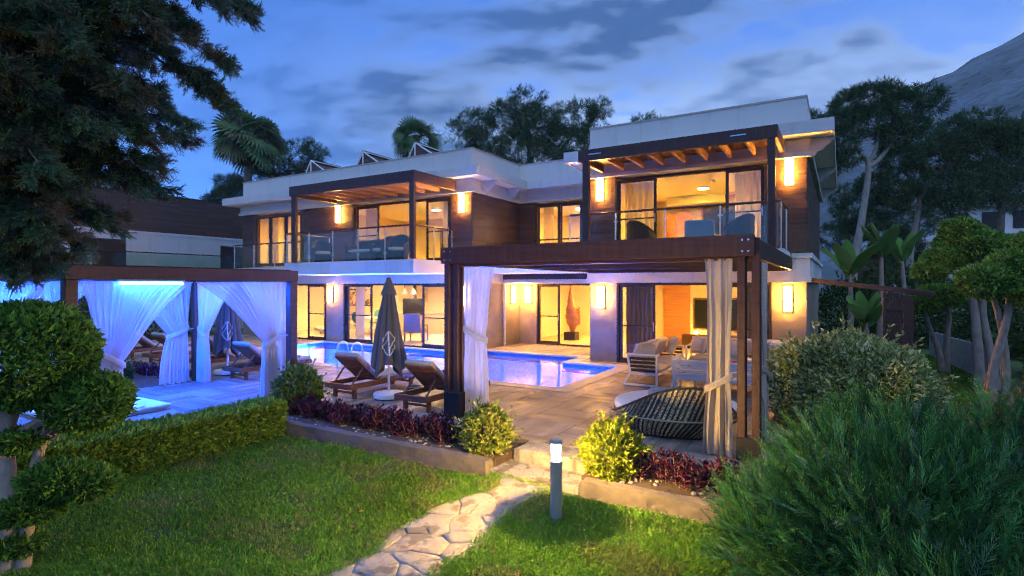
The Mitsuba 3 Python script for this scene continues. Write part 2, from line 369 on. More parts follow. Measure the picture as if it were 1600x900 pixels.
vbox('terrace_fascia', -10.60, -6.46, 17.2, 17.32, 2.43, 2.82, m='m_frame'); vbox('terrace_fascia', -10.59, -6.47, 17.21, 18.42, 2.31, 2.428); vbox('balcony_slab', -10.60, -6.46, 17.33, 18.42, 2.86, 3.03, m='m_coping')
for x0, x1, y0, y1 in ((-23.28, -10.58, 15.22, 15.62), (-10.98, -10.58, 15.62, 18.8), (-10.58, -6.48, 18.42, 18.8), (-6.48, -.65, 15.22, 15.62), (-1.05, -.65, 15.62, 24.0), (-6.48, -6.08, 15.62, 18.42)):
    vbox('frieze', x0, x1, y0, y1, 5.36, 5.80)
for x0, x1, y0, y1 in ((-23.34, -10.52, 15.16, 15.22), (-10.58, -10.52, 15.22, 18.42), (-10.52, -6.54, 18.36, 18.42), (-6.54, -.59, 15.16, 15.22), (-.65, -.59, 15.22, 24.0)):
    vbox('frieze_moulding', x0, x1, y0, y1, 5.34, 5.46, c=.012)
vbox('roof_slab', -23.78, -10.06, 14.72, 24.6, 5.81, 6.02, m='m_ceiling'); vbox('roof_slab', -10.06, -6.95, 17.95, 24.6, 5.81, 6.02, m='m_ceiling'); vbox('roof_slab', -6.95, -.18, 14.72, 24.6, 5.81, 6.02, m='m_ceiling')
for a in ((-23.80, -10.04, 14.68, 14.72), (-10.06, -10.02, 14.72, 17.91), (-10.02, -6.99, 17.91, 17.95), (-6.99, -6.95, 14.72, 17.91), (-6.97, -.14, 14.68, 14.72), (-.18, -.14, 14.72, 24.6), (-23.82, -23.78, 14.72, 24.6)):
    vbox('eave_fascia', *a, 5.78, 6.08)
for a in ((-23.2, -10.66, 15.3, 15.5), (-10.86, -10.66, 15.5, 18.7), (-10.66, -6.4, 18.5, 18.7), (-6.4, -6.2, 15.5, 18.7), (-6.4, -.73, 15.3, 15.5), (-.93, -.73, 15.5, 24.4), (-23.2, -23.0, 15.5, 24.4)):
    vbox('parapet', *a, 6.02, 6.81)
    vbox('parapet_cap', a[0] - .02, a[1] + .02, a[2] - .02, a[3] + .02, 6.812, 6.86, m='m_coping')
pf = [(0, 0), (.52, 0), (.52, -.06), (.44, -.10), (.40, -.17), (.30, -.22), (.25, -.30), (.14, -.33), (.10, -.42), (0, -.42)]
br = B().poly(sg.Polygon(pf), -.06, .06).mesh()
for y in (15.45, 19.5, 23.6):
    M = tm(-.65, y, 5.80); M[:3, :3] = np.array([[1, 0, 0], [0, 0, -1], [0, 1, 0]], float)
    put(V + '__eave_bracket', B().add(*br).move(M), 'm_white')
for y in (15.9, 17.6):
    M = tm(-10.58, y, 5.80); M[:3, :3] = np.array([[1, 0, 0], [0, 0, -1], [0, 1, 0]], float)
    put(V + '__eave_bracket', B().add(*br).move(M), 'm_white')
put(V + '__downpipe', B().tube([(-10.61, 17.33, 0), (-10.61, 17.33, 2.29)], .04), 'm_paint')

# rooms behind the glass
def room(x0, x1, y0, y1, z0, z1, lamps, k, rgbw=WARM, wall='m_room', floor='m_roomfloor', rad=.34):
    t = .05
    vbox('room_floor', x0, x1, y0, y1, z0 - t, z0, m=floor); vbox('room_ceiling', x0, x1, y0, y1, z1, z1 + t, m='m_ceiling')
    vbox('room_wall', x0, x1, y1, y1 + t, z0, z1, m=wall); vbox('room_wall', x0 - t, x0, y0, y1, z0, z1, m=wall); vbox('room_wall', x1, x1 + t, y0, y1, z0, z1, m=wall)
    for (x, y) in lamps:
        q = uniq(V + '__ceiling_lamp')
        put(q + '__rim', B().lathe([(rad + .03, 0), (rad + .03, -.05), (rad, -.05), (rad, -.005)], 28, (x, y, z1)), 'm_paint')
        put(q + '__diffuser', B().lathe([(.0001, -.045), (rad * .5, -.045), (rad, -.03)], 28, (x, y, z1)), 'm_paint', emitter=emit(rgbw, (4.9 if z0 > 1 else 3.6) * k * (.34 / rad) ** 2))
ROOMW = np.array([1.0, 0.54, 0.09])
room(-22.85, -11.0, 15.62, 20.6, .015, 2.56, [(-20.2, 18), (-14.4, 17.9)], 14, np.array([1.0, .59, .14]), rad=.34)
room(-10.9, -6.5, 18.82, 23.6, .015, 2.56, [(-8.6, 20.6)], 17, ROOMW)
room(-6.05, -1.08, 15.62, 20.2, .015, 2.56, [(-3.6, 17.6)], 15, ROOMW, rad=.36)
room(-22.85, -18.0, 15.62, 19.6, 3.05, 5.28, [(-20.6, 17.3)], 14, ROOMW, rad=.15)
room(-17.9, -11.0, 15.62, 20.2, 3.05, 5.28, [(-14.0, 17.6)], 24, ROOMW, rad=.15)
room(-10.9, -6.5, 18.82, 22.4, 3.05, 5.28, [(-8.9, 20.2)], 15, ROOMW, rad=.13)
room(-6.05, -1.08, 15.62, 20.2, 3.05, 5.28, [(-3.7, 17.9)], 19, ROOMW, rad=.15)

# glazing: an outer frame and sliding leaves, each with its pane
def opening(x0, x1, z0, z1, y, m='m_frame', w=.07):
    b = B().box(x0, x0 + w, y - .03, y + .10, z0, z1, .004).box(x1 - w, x1, y - .03, y + .10, z0, z1, .004).box(x0 + w, x1 - w, y - .03, y + .10, z1 - w, z1, .004).box(x0 + w, x1 - w, y - .03, y + .10, z0, z0 + .04, .004)
    put(V + '__door_frame', b, m)
def leaf(x0, x1, z0, z1, y, m='m_frame', w=.075, bar=1.02, handle=True):
    q = uniq(V + '__sliding_door')
    b = B().box(x0, x0 + w, y, y + .045, z0, z1, .004).box(x1 - w, x1, y, y + .045, z0, z1, .004).box(x0 + w, x1 - w, y, y + .045, z1 - w, z1, .004).box(x0 + w, x1 - w, y, y + .045, z0, z0 + .11, .004)
    if bar: b.box(x0 + w, x1 - w, y + .004, y + .041, z0 + bar, z0 + bar + .035, .003)
    put(q + '__frame', b, m)
    put(q + '__pane', (np.array([[x0 + w, y + .022, z0 + .11], [x1 - w, y + .022, z0 + .11], [x1 - w, y + .022, z1 - w], [x0 + w, y + .022, z1 - w]]), np.array([[0, 1, 2], [0, 2, 3]])), 'm_glass')
    if handle: put(q + '__handle', BX(x1 - .05, x1 - .03, y - .03, y - .002, z0 + .9, z0 + 1.15, .004), 'm_steel')
G0, G1 = .03, 2.24
opening(-20.7, -17.75, .012, 2.288, YF); leaf(-20.6, -19.7, G0, G1, YF + .05); leaf(-18.86, -17.8, G0, G1, YF)
opening(-16.75, -11.5, .012, 2.288, YF); leaf(-16.66, -15.3, G0, G1, YF + .05); leaf(-12.80, -11.55, G0, G1, YF)
opening(-9.9, -7.55, .012, 2.288, YR); leaf(-9.83, -8.95, G0, G1, YR); 
opening(-5.57, -1.5, .012, 2.288, YF); leaf(-5.48, -4.46, G0, G1, YF); leaf(-2.55, -1.58, G0, G1, YF)
U0, U1 = 3.07, 5.22
opening(-22.4, -19.1, 3.05, 5.28, YF, 'm_brownframe', .10)
for x in (-22.28, -21.26, -20.24): leaf(x, x + 1.0, U0, U1, YF, 'm_frame', .085, None)
opening(-16.25, -11.5, 3.05, 5.28, YF); leaf(-16.1, -14.95, U0, U1, YF + .05); leaf(-12.62, -11.58, U0, U1, YF)
opening(-9.95, -8.0, 3.05, 5.28, YR); leaf(-9.86, -8.95, U0, U1, YR, bar=None, handle=False); leaf(-8.95, -8.08, U0, U1, YR + .05, bar=None, handle=False)
opening(-5.62, -1.6, 3.05, 5.28, YF); leaf(-5.54, -4.42, U0, U1, YF); leaf(-2.60, -1.68, U0, U1, YF)

# solar collector frames on the roof
def collector(x, label):
    t = thing('solar_collector', label, 'solar collector', 'solar collectors behind the left parapet')
    y0, y1, z0 = 16.6, 18.3, 6.02
    A, P, C = (x, z0), (x + 1.05, z0 + 1.75), (x + 3.3, z0 + .35)
    put(t + '__panel', B().bar((A[0], (y0 + y1) / 2, A[1] + .05), (P[0], (y0 + y1) / 2, P[1] + .05), y1 - y0, .06, (0, 0, 1)), 'm_black')
    b = B()
    for y in (y0, y1):
        for p, q in ((A, P), (P, C), (A, C), (P, (P[0], z0))): b.bar((p[0], y, p[1]), (q[0], y, q[1]), .045, .045, (0, 1, 0))
    for p in (A, P, C): b.bar((p[0], y0, p[1]), (p[0], y1, p[1]), .045, .045)
    put(t + '__frame', b, 'm_paint')
    put(t + '__back_cover', B().poly(sg.Polygon([(A[0] + .1, A[1]), (P[0], P[1] - .08), (C[0] - .1, C[1]), (C[0], A[1])]), y0 + .02, y1 - .08).move(np.array([[1, 0, 0, 0], [0, 0, 1, 0], [0, 1, 0, 0], [0, 0, 0, 1.0]])), 'm_clad')
collector(-21.3, 'leftmost dark triangular solar collector above the left parapet')
collector(-18.1, 'middle dark triangular solar collector above the left parapet')
collector(-15.3, 'largest looking triangular solar collector in front of the small palm')

# ---------------------------------------------------------------- balcony pergolas and glass balustrades
def balcony_pergola(x0, x1, y, z0, z1, nr, posts, label):
    t = thing('balcony_pergola', label, 'pergola')
    put(t + '__front_beam', BX(x0, x1, y, y + .12, z0, z1, .008), 'm_wood')
    for x in (x0, x1 - .1): put(t + '__side_beam', BX(x, x + .1, y + .122, 15.14, z0, z1 - .003, .008), 'm_wood')
    for a, b in posts: put(t + '__post', BX(a, b, y + .005, y + .115, 3.03, z0 - .002, .008), 'm_wood')
    for i in range(nr):
        x = x0 + .1 + (x1 - x0 - .2) * (i + 1) / (nr + 1)
        put(t + '__rafter', BX(x - .035, x + .035, y + .122, 15.14, z0 + .02, z0 + .19, .006), 'm_honey')
    n = 14
    for i in range(n):
        a = y + .13 + (15.13 - y - .13) * i / n
        put(t + '__roof_board', BX(x0 + .1, x1 - .1, a, a + (15.0 - y) / n - .012, z0 + .192, z0 + .215), 'm_wood')
    return t
tL = balcony_pergola(-17.03, -11.2, 13.0, 5.41, 5.75, 8, [(-16.92, -16.70), (-11.40, -11.22)], 'dark timber pergola with rafters over the left balcony')
tR = balcony_pergola(-6.0, -1.21, 13.52, 5.48, 5.78, 7, [(-5.88, -5.70), (-1.42, -1.26)], 'dark timber pergola with rafters over the right balcony under the tall parapet')
for x in (-5.7, -2.2): put(tR + '__slot_vent', BX(x, x + .34, 13.505, 13.519, 5.63, 5.655), 'm_steel')

def balustrade(pts, zf, zr, label, posts_at=1.25, last=True):
    t = thing('glass_balustrade', label, 'balustrade')
    put(t + '__handrail', B().tube([(x, y, zr) for x, y in pts], .028, 8), 'm_rail')
    for (xa, ya), (xb, yb) in zip(pts[:-1], pts[1:]):
        l = math.hypot(xb - xa, yb - ya); n = max(1, round(l / posts_at))
        dx, dy = (xb - xa) / l, (yb - ya) / l
        for i in range(n):
            s0, s1 = l * i / n + .05, l * (i + 1) / n - .05
            put(t + '__glass_panel', (np.array([[xa + dx * s, ya + dy * s, z] for s, z in ((s0, zf + .07), (s1, zf + .07), (s1, zr - .08), (s0, zr - .08))]), np.array([[0, 1, 2], [0, 2, 3]])), 'm_railglass')
        for i in range(n + 1):
            px, py = xa + dx * l * i / n, ya + dy * l * i / n
            if i == n and pts[-1] != (xb, yb): continue
            q = put(t + '__post', B().tube([(px, py, zf), (px, py, zr - .02)], .021, 8), 'm_steel')
            b = B()
            for z in (zf + .22, zr - .24):
                b.box(px - dx * .06 - abs(dy) * .012, px + dx * .06 + abs(dy) * .012, py - dy * .06 - abs(dx) * .012, py + dy * .06 + abs(dx) * .012, z - .02, z + .02)
            put(q + '__clamp', b, 'm_steel')
balustrade([(-17.4, 15.15), (-17.4, 13.2), (-11.38, 13.2), (-11.38, 15.15)], 3.03, 4.10, 'glass balustrade with dark handrail round the left balcony')
balustrade([(-6.3, 13.68), (-1.16, 13.68), (-1.16, 15.15)], 3.03, 4.10, 'glass balustrade with dark handrail on the right balcony above the large pergola')
balustrade([(-23.1, 14.82), (-17.55, 14.82)], 2.98, 3.98, 'lower glass balustrade before the three narrow lit doors')
t = thing('window_rail', 'dark metal bar across the small upper window between the two wings', 'rail')
put(t + '__top_bar', B().tube([(-10.0, 18.40, 3.92), (-7.9, 18.40, 3.92)], .028), 'm_rail'); put(t + '__lower_bar', B().tube([(-10.0, 18.40, 3.72), (-7.9, 18.40, 3.72)], .012), 'm_steel')
for x in (-10.0, -7.95): put(t + '__post', B().tube([(x, 18.40, 3.02), (x, 18.40, 3.92)], .022), 'm_rail')
# ---------------------------------------------------------------- ground, terrace, pool
zL = -0.27
pool = sg.Polygon([(-17.5, 10.75), (-5.2, 10.75), (-5.2, 14.45), (-6.9, 14.45), (-6.9, 15.75), (-10.55, 15.75), (-10.55, 15.0), (-17.5, 15.0)])
cope = sg.Polygon([(-17.85, 10.40), (-4.85, 10.40), (-4.85, 14.80), (-6.55, 14.80), (-6.55, 16.1), (-10.62, 16.1), (-10.62, 15.22), (-17.85, 15.22)])
terr = sg.box(-24, 6.95, -.6, 15.29).union(sg.box(-10.64, 15.2, -6.42, 18.48)).union(sg.box(-12.95, 3.4, -9.0, 7.0)).difference(sg.box(-24, 6.9, -13.9, 7.9))
hole = sg.box(-60, -10, -20, 40)
bigp = sg.box(-900, -900, 900, 900).difference(terr.buffer(-.05))
structure('ground', B().poly(bigp, zL - .3, zL), 'm_ground')
structure('terrace', B().poly(terr.difference(pool.buffer(.02)), zL - .2, -.014), 'm_grout')
n = 0
solid = terr.difference(cope)
shapely.prepare(solid)
full = ply(BX(.004, TS - .004, .004, TS - .004, -.013, 0).mesh(), 'm_tile')
for i in range(-28, 0):
    for j in range(3, 21):
        x, y = i * TS, j * TS
        c = sg.box(x + .004, y + .004, x + TS - .004, y + TS - .004)
        if not solid.intersects(c): continue
        g = c.intersection(solid)
        if g.area < .02: continue
        k = uniq('terrace__tile')
        scene[k] = {**full, 'to_world': T().translate([x, y, 0])} if g.area > c.area * .999 else ply(B().poly(g, -.013, 0).mesh(), 'm_tile')
t = thing('swimming_pool', 'blue lit swimming pool with pale stone coping before the villa', 'swimming pool')
sh = B().poly(pool.buffer(.35, join_style=2).intersection(terr.buffer(.3)).union(pool), -1.5, -1.20)
sh.poly(pool.buffer(.019, join_style=2).difference(pool), -1.2, -.27)
put(t + '__basin', sh, 'm_pool')
put(t + '__waterline_mosaic', B().poly(pool.buffer(.018, join_style=2).difference(pool.buffer(-.004, join_style=2)), -.268, -.016), 'm_mosaic')
ring = cope.difference(pool.buffer(-.02, join_style=2))
for i in range(-21, -4):
    for j in range(10, 17):
        g = sg.box(i * .93 + .003, j + .003 - .1, i * .93 + .927, j + .897).intersection(ring)
        for h in getattr(g, 'geoms', [g]):
            if h.geom_type == 'Polygon' and h.area > .01: put(t + '__coping_stone', B().poly(h, -.03, .012), 'm_coping')
# water: a fine sheet with millimetre ripples
xs, ys = np.arange(-17.5, -5.19, .1), np.arange(10.75, 15.76, .1)
X, Y = np.meshgrid(xs, ys, indexing='ij')
Z = -.085 + .0030 * (meshkit.fbm(np.stack([X * 1.1, Y * 1.7, X * 0], -1), 2, 5) - .5)
wv, wf, _ = grid_mesh(np.stack([X, Y, Z], -1))
cen = wv[wf].mean(1)
ok = shapely.contains_xy(pool, cen[:, 0], cen[:, 1])
structure('pool_water', (wv, wf[ok][:, ::-1]), 'm_water', smooth=True)
POOLB = np.array([0.022, 0.17, 1.0])
for x, y, rz in ((-16.2, 15.0, 0), (-12.9, 15.0, 0), (-6.05, 14.45, 0)):
    q = uniq(t + '__pool_light')
    M = tm(x, y, -.48, rz=rz) @ tm(0, -.012, 0, rx=90)
    put(q + '__rim', B().lathe([(.10, 0), (.10, .03), (.078, .03), (.078, .0)], 24).move(M), 'm_steel')
    put(q + '__lens', B().lathe([(.0001, .026), (.045, .024), (.078, .012)][::-1], 24).move(M), 'm_paint', emitter=emit(POOLB, 5600, 3.5))
# ---------------------------------------------------------------- large timber pergola and the left pergola
t = thing('large_pergola', 'large dark timber pergola with double posts over the seating and the terrace front', 'pergola')
PX0, PX1, PY0, PY1 = -5.78, -0.92, 7.38, 13.58
put(t + '__front_beam', BX(PX0, PX1, PY0, PY0 + .07, 2.57, 2.84, .008), 'm_wood'); put(t + '__inner_beam', BX(PX0, PX1, PY0 + .13, PY0 + .20, 2.52, 2.80, .008), 'm_wood')
for x in (PX0, PX1 - .07): put(t + '__side_beam', BX(x, x + .07, PY0 + .202, PY1, 2.55, 2.82, .008), 'm_wood')
put(t + '__back_beam', BX(PX0 + .072, PX1 - .072, PY1 - .08, PY1, 2.53, 2.80, .008), 'm_wood')
for i in range(3):
    y = PY0 + 1.6 + i * 1.5; put(t + '__cross_beam', BX(PX0 + .072, PX1 - .072, y, y + .06, 2.58, 2.74, .006), 'm_wood')
n = 25
for i in range(n):
    a = PY0 + .21 + (PY1 - PY0 - .3) * i / n; put(t + '__roof_board', BX(PX0 + .075, PX1 - .075, a, a + .235, 2.745, 2.77), 'm_wood')
for x in (PX0 + .02, PX0 + .21, -1.13, -.96):
    put(t + '__post', BX(x, x + .095, PY0 + .072, PY0 + .128, 0.0, 2.80, .006), 'm_wood'); put(t + '__post', BX(x, x + .095, PY0 + .202, PY0 + .25, 0.0, 2.52, .006), 'm_wood')
for x, z in ((PX0 + .015, .42), (-1.14, .30)): put(t + '__post_base', BX(x, x + .31, PY0 + .06, PY0 + .262, 0.002, z, .01), 'm_black')
b = B()
for x in (PX0 + .08, PX0 + .2, -1.06, -.99): b.box(x - .012, x + .012, PY0 - .008, PY0 + .002, 2.76, 2.784); b.box(x - .012, x + .012, PY0 - .008, PY0 + .002, 2.62, 2.644)
put(t + '__bolt', b, 'm_steel', stuff=True)

t = thing('curtained_pergola', 'reddish timber pergola hung with blue lit sheer curtains behind the clipped hedge', 'pergola')
QX0, QX1, QY0, QY1 = -12.98, -9.43, 3.50, 7.42
for a in ((QX1 - .08, QX1, QY0, QY1), (QX0, QX0 + .08, QY0, QY1), (QX0 + .082, QX1 - .082, QY0, QY0 + .08), (QX0 + .082, QX1 - .082, QY1 - .08, QY1)): put(t + '__beam', BX(*a, 2.29, 2.50, .008), 'm_wood')
for x in (QX0 + .01, QX1 - .17):
    for y in (QY0 + .01, QY1 - .17): put(t + '__post', BX(x, x + .16, y, y + .16, 0, 2.29, .008), 'm_wood')
n = 16
for i in range(n):
    a = QY0 + .09 + (QY1 - QY0 - .18) * i / n; put(t + '__roof_board', BX(QX0 + .085, QX1 - .085, a, a + .21, 2.46, 2.52), 'm_wood')
for x in (QX0 + 1.1, QX1 - 1.1): put(t + '__rafter', BX(x - .03, x + .03, QY0 + .082, QY1 - .082, 2.33, 2.45, .006), 'm_wood')
LEDB = np.array([0.008, 0.095, 1.0])
q = t + '__light_bar'
put(q + '__housing', BX(-9.425, -9.385, 4.15, 5.15, 2.262, 2.30, .004), 'm_steel')
put(q + '__diffuser', B().tube([(-9.402, 4.18, 2.238), (-9.402, 5.12, 2.238)], .022, 10), 'm_paint', emitter=emit(LEDB, 62, 6))
q = uniq(t + '__light_bar')
put(q + '__housing', BX(-12.3, -10.5, 5.40, 5.46, 2.42, 2.458, .005), 'm_steel')
put(q + '__diffuser', B().tube([(-12.27, 5.43, 2.395), (-10.53, 5.43, 2.395)], .024, 10), 'm_paint', emitter=emit(LEDB, 470, 9))

def curtain(label, P0, P1, ztop, ztie, zbot, tie0, wt, bot0, wb, nf, m='m_sheer', group='tied curtains of the pergolas', amp=.028, ease=1.0, seed=0):
    """P0 is the fixed side, P1 the free side of the top hem; tie0, bot0: where along P0-P1 (in metres) the gathered cloth starts."""
    t = thing('curtain', label, 'curtain', group)
    P0, P1 = np.array(P0, float), np.array(P1, float)
    W = np.linalg.norm(P1 - P0); d = (P1 - P0) / W; nrm = np.array([-d[1], d[0]])
    r = np.random.default_rng(seed)
    nu, na, nb = max(14 * nf, 90), 34, 26
    u = np.linspace(0, 1, nu)
    ph = 2 * np.pi * (nf * u + .35 * np.sin(2 * np.pi * u * 1.5 + seed) + .2 * np.sin(9 * u + 2 * seed))
    rows, zs = [], []
    for k in range(na + nb):
        if k < na:
            e = k / (na - 1.0); z = ztop + (ztie - ztop) * e
            s = e ** ease
            pos = (1 - s) * u * W + s * (tie0 + wt * u)
            pos = pos - .10 * W * np.sin(np.pi * e) * u * (1 - e)
            am = amp * (.7 + .9 * e)
            zz = z - .06 * np.sin(np.pi * u) * (1 - e) * e + .10 * e * (u - .5) * -1
        else:
            e = (k - na + 1) / nb; z = ztie + (zbot - ztie) * e
            s = 1 - (1 - e) ** 2.2
            pos = (1 - s) * (tie0 + wt * u) + s * (bot0 + wb * u)
            am = amp * (1.6 + .5 * s)
            zz = z - .10 * (u - .5) * (1 - e) + .015 * np.sin(ph * .5) * e
        zq = np.full(nu, k * .11)
        wob = meshkit.fbm(np.stack([u * nf * 1.3, zq, 0 * u + seed], -1), 3, seed) - .5
        cre = meshkit.fbm(np.stack([u * nf * 4 + zq * 2, zq * 3.5, 0 * u + seed], -1), 3, seed + 50) - .5
        off = am * np.sin(ph + 1.8 * wob + .6 * np.sin(e * 3 + seed)) + .35 * am * np.sin(2.3 * ph + 1 + 2 * wob) + .22 * am * cre
        rows.append(np.stack([P0[0] + d[0] * pos + nrm[0] * off, P0[1] + d[1] * pos + nrm[1] * off, zz + 0 * u], -1))
    v, f, uv = grid_mesh(np.array(rows))
    put(t + '__cloth', (v, f), m, smooth=True)
    c = P0 + d * (tie0 + wt / 2)
    g = np.linspace(0, 2 * np.pi, 25)
    ring = np.stack([c[0] + d[0] * np.cos(g) * (wt / 2 + .03) + nrm[0] * np.sin(g) * (2.3 * amp + .02), c[1] + d[1] * np.cos(g) * (wt / 2 + .03) + nrm[1] * np.sin(g) * (2.3 * amp + .02), ztie - .01 - .10 * np.cos(g)], -1)
    b = B().tube(ring, .018, 6, cap=False).tube(ring + [0, 0, .03], .018, 6, cap=False).tube(ring - [0, 0, .03], .016, 6, cap=False).tube([(P0[0] - d[0] * .04, P0[1] - d[1] * .04, ztie + .06), (c[0] - d[0] * wt / 2, c[1] - d[1] * wt / 2, ztie + .04)], .012, 6)
    put(t + '__tie_band', b, m)
x = QX1 - .10
curtain('blue lit sheer curtain tied beside the near post of the left pergola', (x, 3.72), (x, 5.37), 2.27, 1.08, .02, .30, .26, .12, .42, 15, ease=.95, seed=1)
curtain('blue lit sheer curtain tied to the post at the right end of the left pergola', (x, 7.22), (x, 5.39), 2.27, 1.16, .02, .25, .24, .16, .40, 15, ease=.95, seed=2)
x = QX0 + .12
curtain('blue curtain tied left of the back post inside the left pergola', (x, 7.2), (x, 5.5), 2.27, 1.16, .02, .10, .42, .06, .62, 9, ease=.9, seed=3)
curtain('blue curtain gathered in the shadow of the back left corner of the pergola', (x, 3.72), (x, 5.46), 2.27, 1.16, .02, .15, .30, .10, .45, 12, seed=4)
y = QY1 - .12
curtain('blue curtain tied right of the back post inside the left pergola', (-12.78, y), (-11.25, y), 2.27, 1.16, .02, .10, .24, .04, .36, 12, ease=.9, seed=5)
curtain('sheer blue curtain of the far face gathered behind the right front drape', (-9.64, y), (-11.2, y), 2.27, 1.16, .02, .10, .26, .06, .38, 12, seed=6)
y = QY0 + .10
curtain('blue sheer curtain left of the near post, partly behind the clipped tree', (-9.62, y), (-10.45, y), 2.27, 1.10, .02, .10, .30, .06, .44, 10, seed=7)
curtain('blue sheer curtain at the outer left edge behind the clipped tree', (-12.78, y), (-10.48, y), 2.27, 1.10, .02, .20, .30, .06, .44, 14, seed=8)
curtain('pale sheer curtain hanging by the left double post before the pool', (-5.50, 7.66), (-4.90, 7.66), 2.50, 1.40, 0.03, .03, .40, .0, .50, 6, seed=9, ease=1.6, amp=.035)
curtain('cream linen curtain tied left of the right double post beside the round daybed', (-1.19, 7.50), (-1.53, 7.50), 2.55, .96, .02, .03, .28, .0, .36, 3, 'm_drape', seed=10, amp=.026)
curtain('narrow cream curtain hanging behind the right double post', (-.93, 8.1), (-.93, 8.75), 2.52, 1.0, .02, .08, .22, .0, .40, 3, 'm_drape', seed=11, amp=.026)

# ---------------------------------------------------------------- white day bed platform in the pergola
t = thing('low_platform', 'low white daybed platform under the blue lit pergola', 'platform')
put(t + '__base', BX(-12.0, -10.34, 3.9, 5.36, .002, .05, .004), 'm_paint'); put(t + '__top', BX(-12.06, -10.28, 3.84, 5.42, .052, .10, .012), 'm_whitefabric')

# ---------------------------------------------------------------- loungers
def lounger(x, y, label, rz=0):
    t = thing('sun_lounger', label, 'sun lounger', 'wooden sun loungers beside the pool')
    M = tm(x, y, 0, rz)
    def p(part, b, m='m_teak', **k): return put(t + '__' + part, b.move(M), m, **k)
    w = .34
    for s in (-1, 1): p('side_rail', BX(s * w - .025, s * w + .025, 0, 2.0, .20, .30, .006))
    p('end_rail', BX(-w + .027, w - .027, 0, .045, .20, .30, .006)); p('end_rail', BX(-w + .027, w - .027, 1.955, 2.0, .20, .30, .006))
    for yy in (.16, 1.80):
        for s in (-1, 1): p('leg', BX(s * (w - .075) - .035, s * (w - .075) + .035, yy, yy + .07, 0.002, .26, .006))
        p('stretcher', BX(-w + .11, w - .11, yy + .02, yy + .05, .09, .13, .004))
    for i in range(8): p('seat_slat', BX(-w + .03, w - .03, .84 + i * .14, .84 + i * .14 + .10, .262, .286, .004))
    A = np.array([0, .80, .30]); a = math.radians(52)
    Bk = tm(0, .80, .295, rx=-(180 - 42 - 90) + 0)
    up, bk = np.array([0, -math.cos(math.radians(40)), math.sin(math.radians(40))]), np.array([0, math.sin(math.radians(40)), math.cos(math.radians(40))])
    def loc(b):
        Q = np.eye(4); Q[:3, 0] = (1, 0, 0); Q[:3, 1] = up; Q[:3, 2] = bk; Q[:3, 3] = A
        return b.move(Q)
    for s in (-1, 1): p('back_stile', loc(BX(s * (w - .05) - .022, s * (w - .05) + .022, 0, .76, -.02, .02, .005)))
    for i in range(7): p('back_slat', loc(BX(-w + .075, w - .075, .03 + i * .104, .03 + i * .104 + .080, -.012, .012, .004)))
    for s in (-1, 1): p('brace', B().bar((s * (w - .09), .80 - .46 * .77, .30 + .46 * .64), (s * (w - .09), .12, .25), .03, .03, c=.004))
    m = loc(BX(-w + .02, w - .02, .0, .80, .022, .10, .03)); m.box(-w + .02, w - .02, .85, 1.98, .29, .37, .03)
    p('mattress', m, 'm_mattress')
lounger(-8.42, 7.52, 'wooden sun lounger left of the nearer closed parasol', 0)
lounger(-6.42, 7.34, 'wooden sun lounger right of the nearer closed parasol beside the sheer curtain', 0)
lounger(-12.2, 7.75, 'wooden sun lounger right of the farther closed parasol, its back in blue light', 0)
lounger(-14.35, 8.1, 'wooden sun lounger left of the farther closed parasol', 0)
lounger(-16.6, 8.1, 'wooden sun lounger at the far side of the blue back post', 0)
lounger(-18.6, 8.3, 'farthest wooden sun lounger seen under the left front drape', 0)

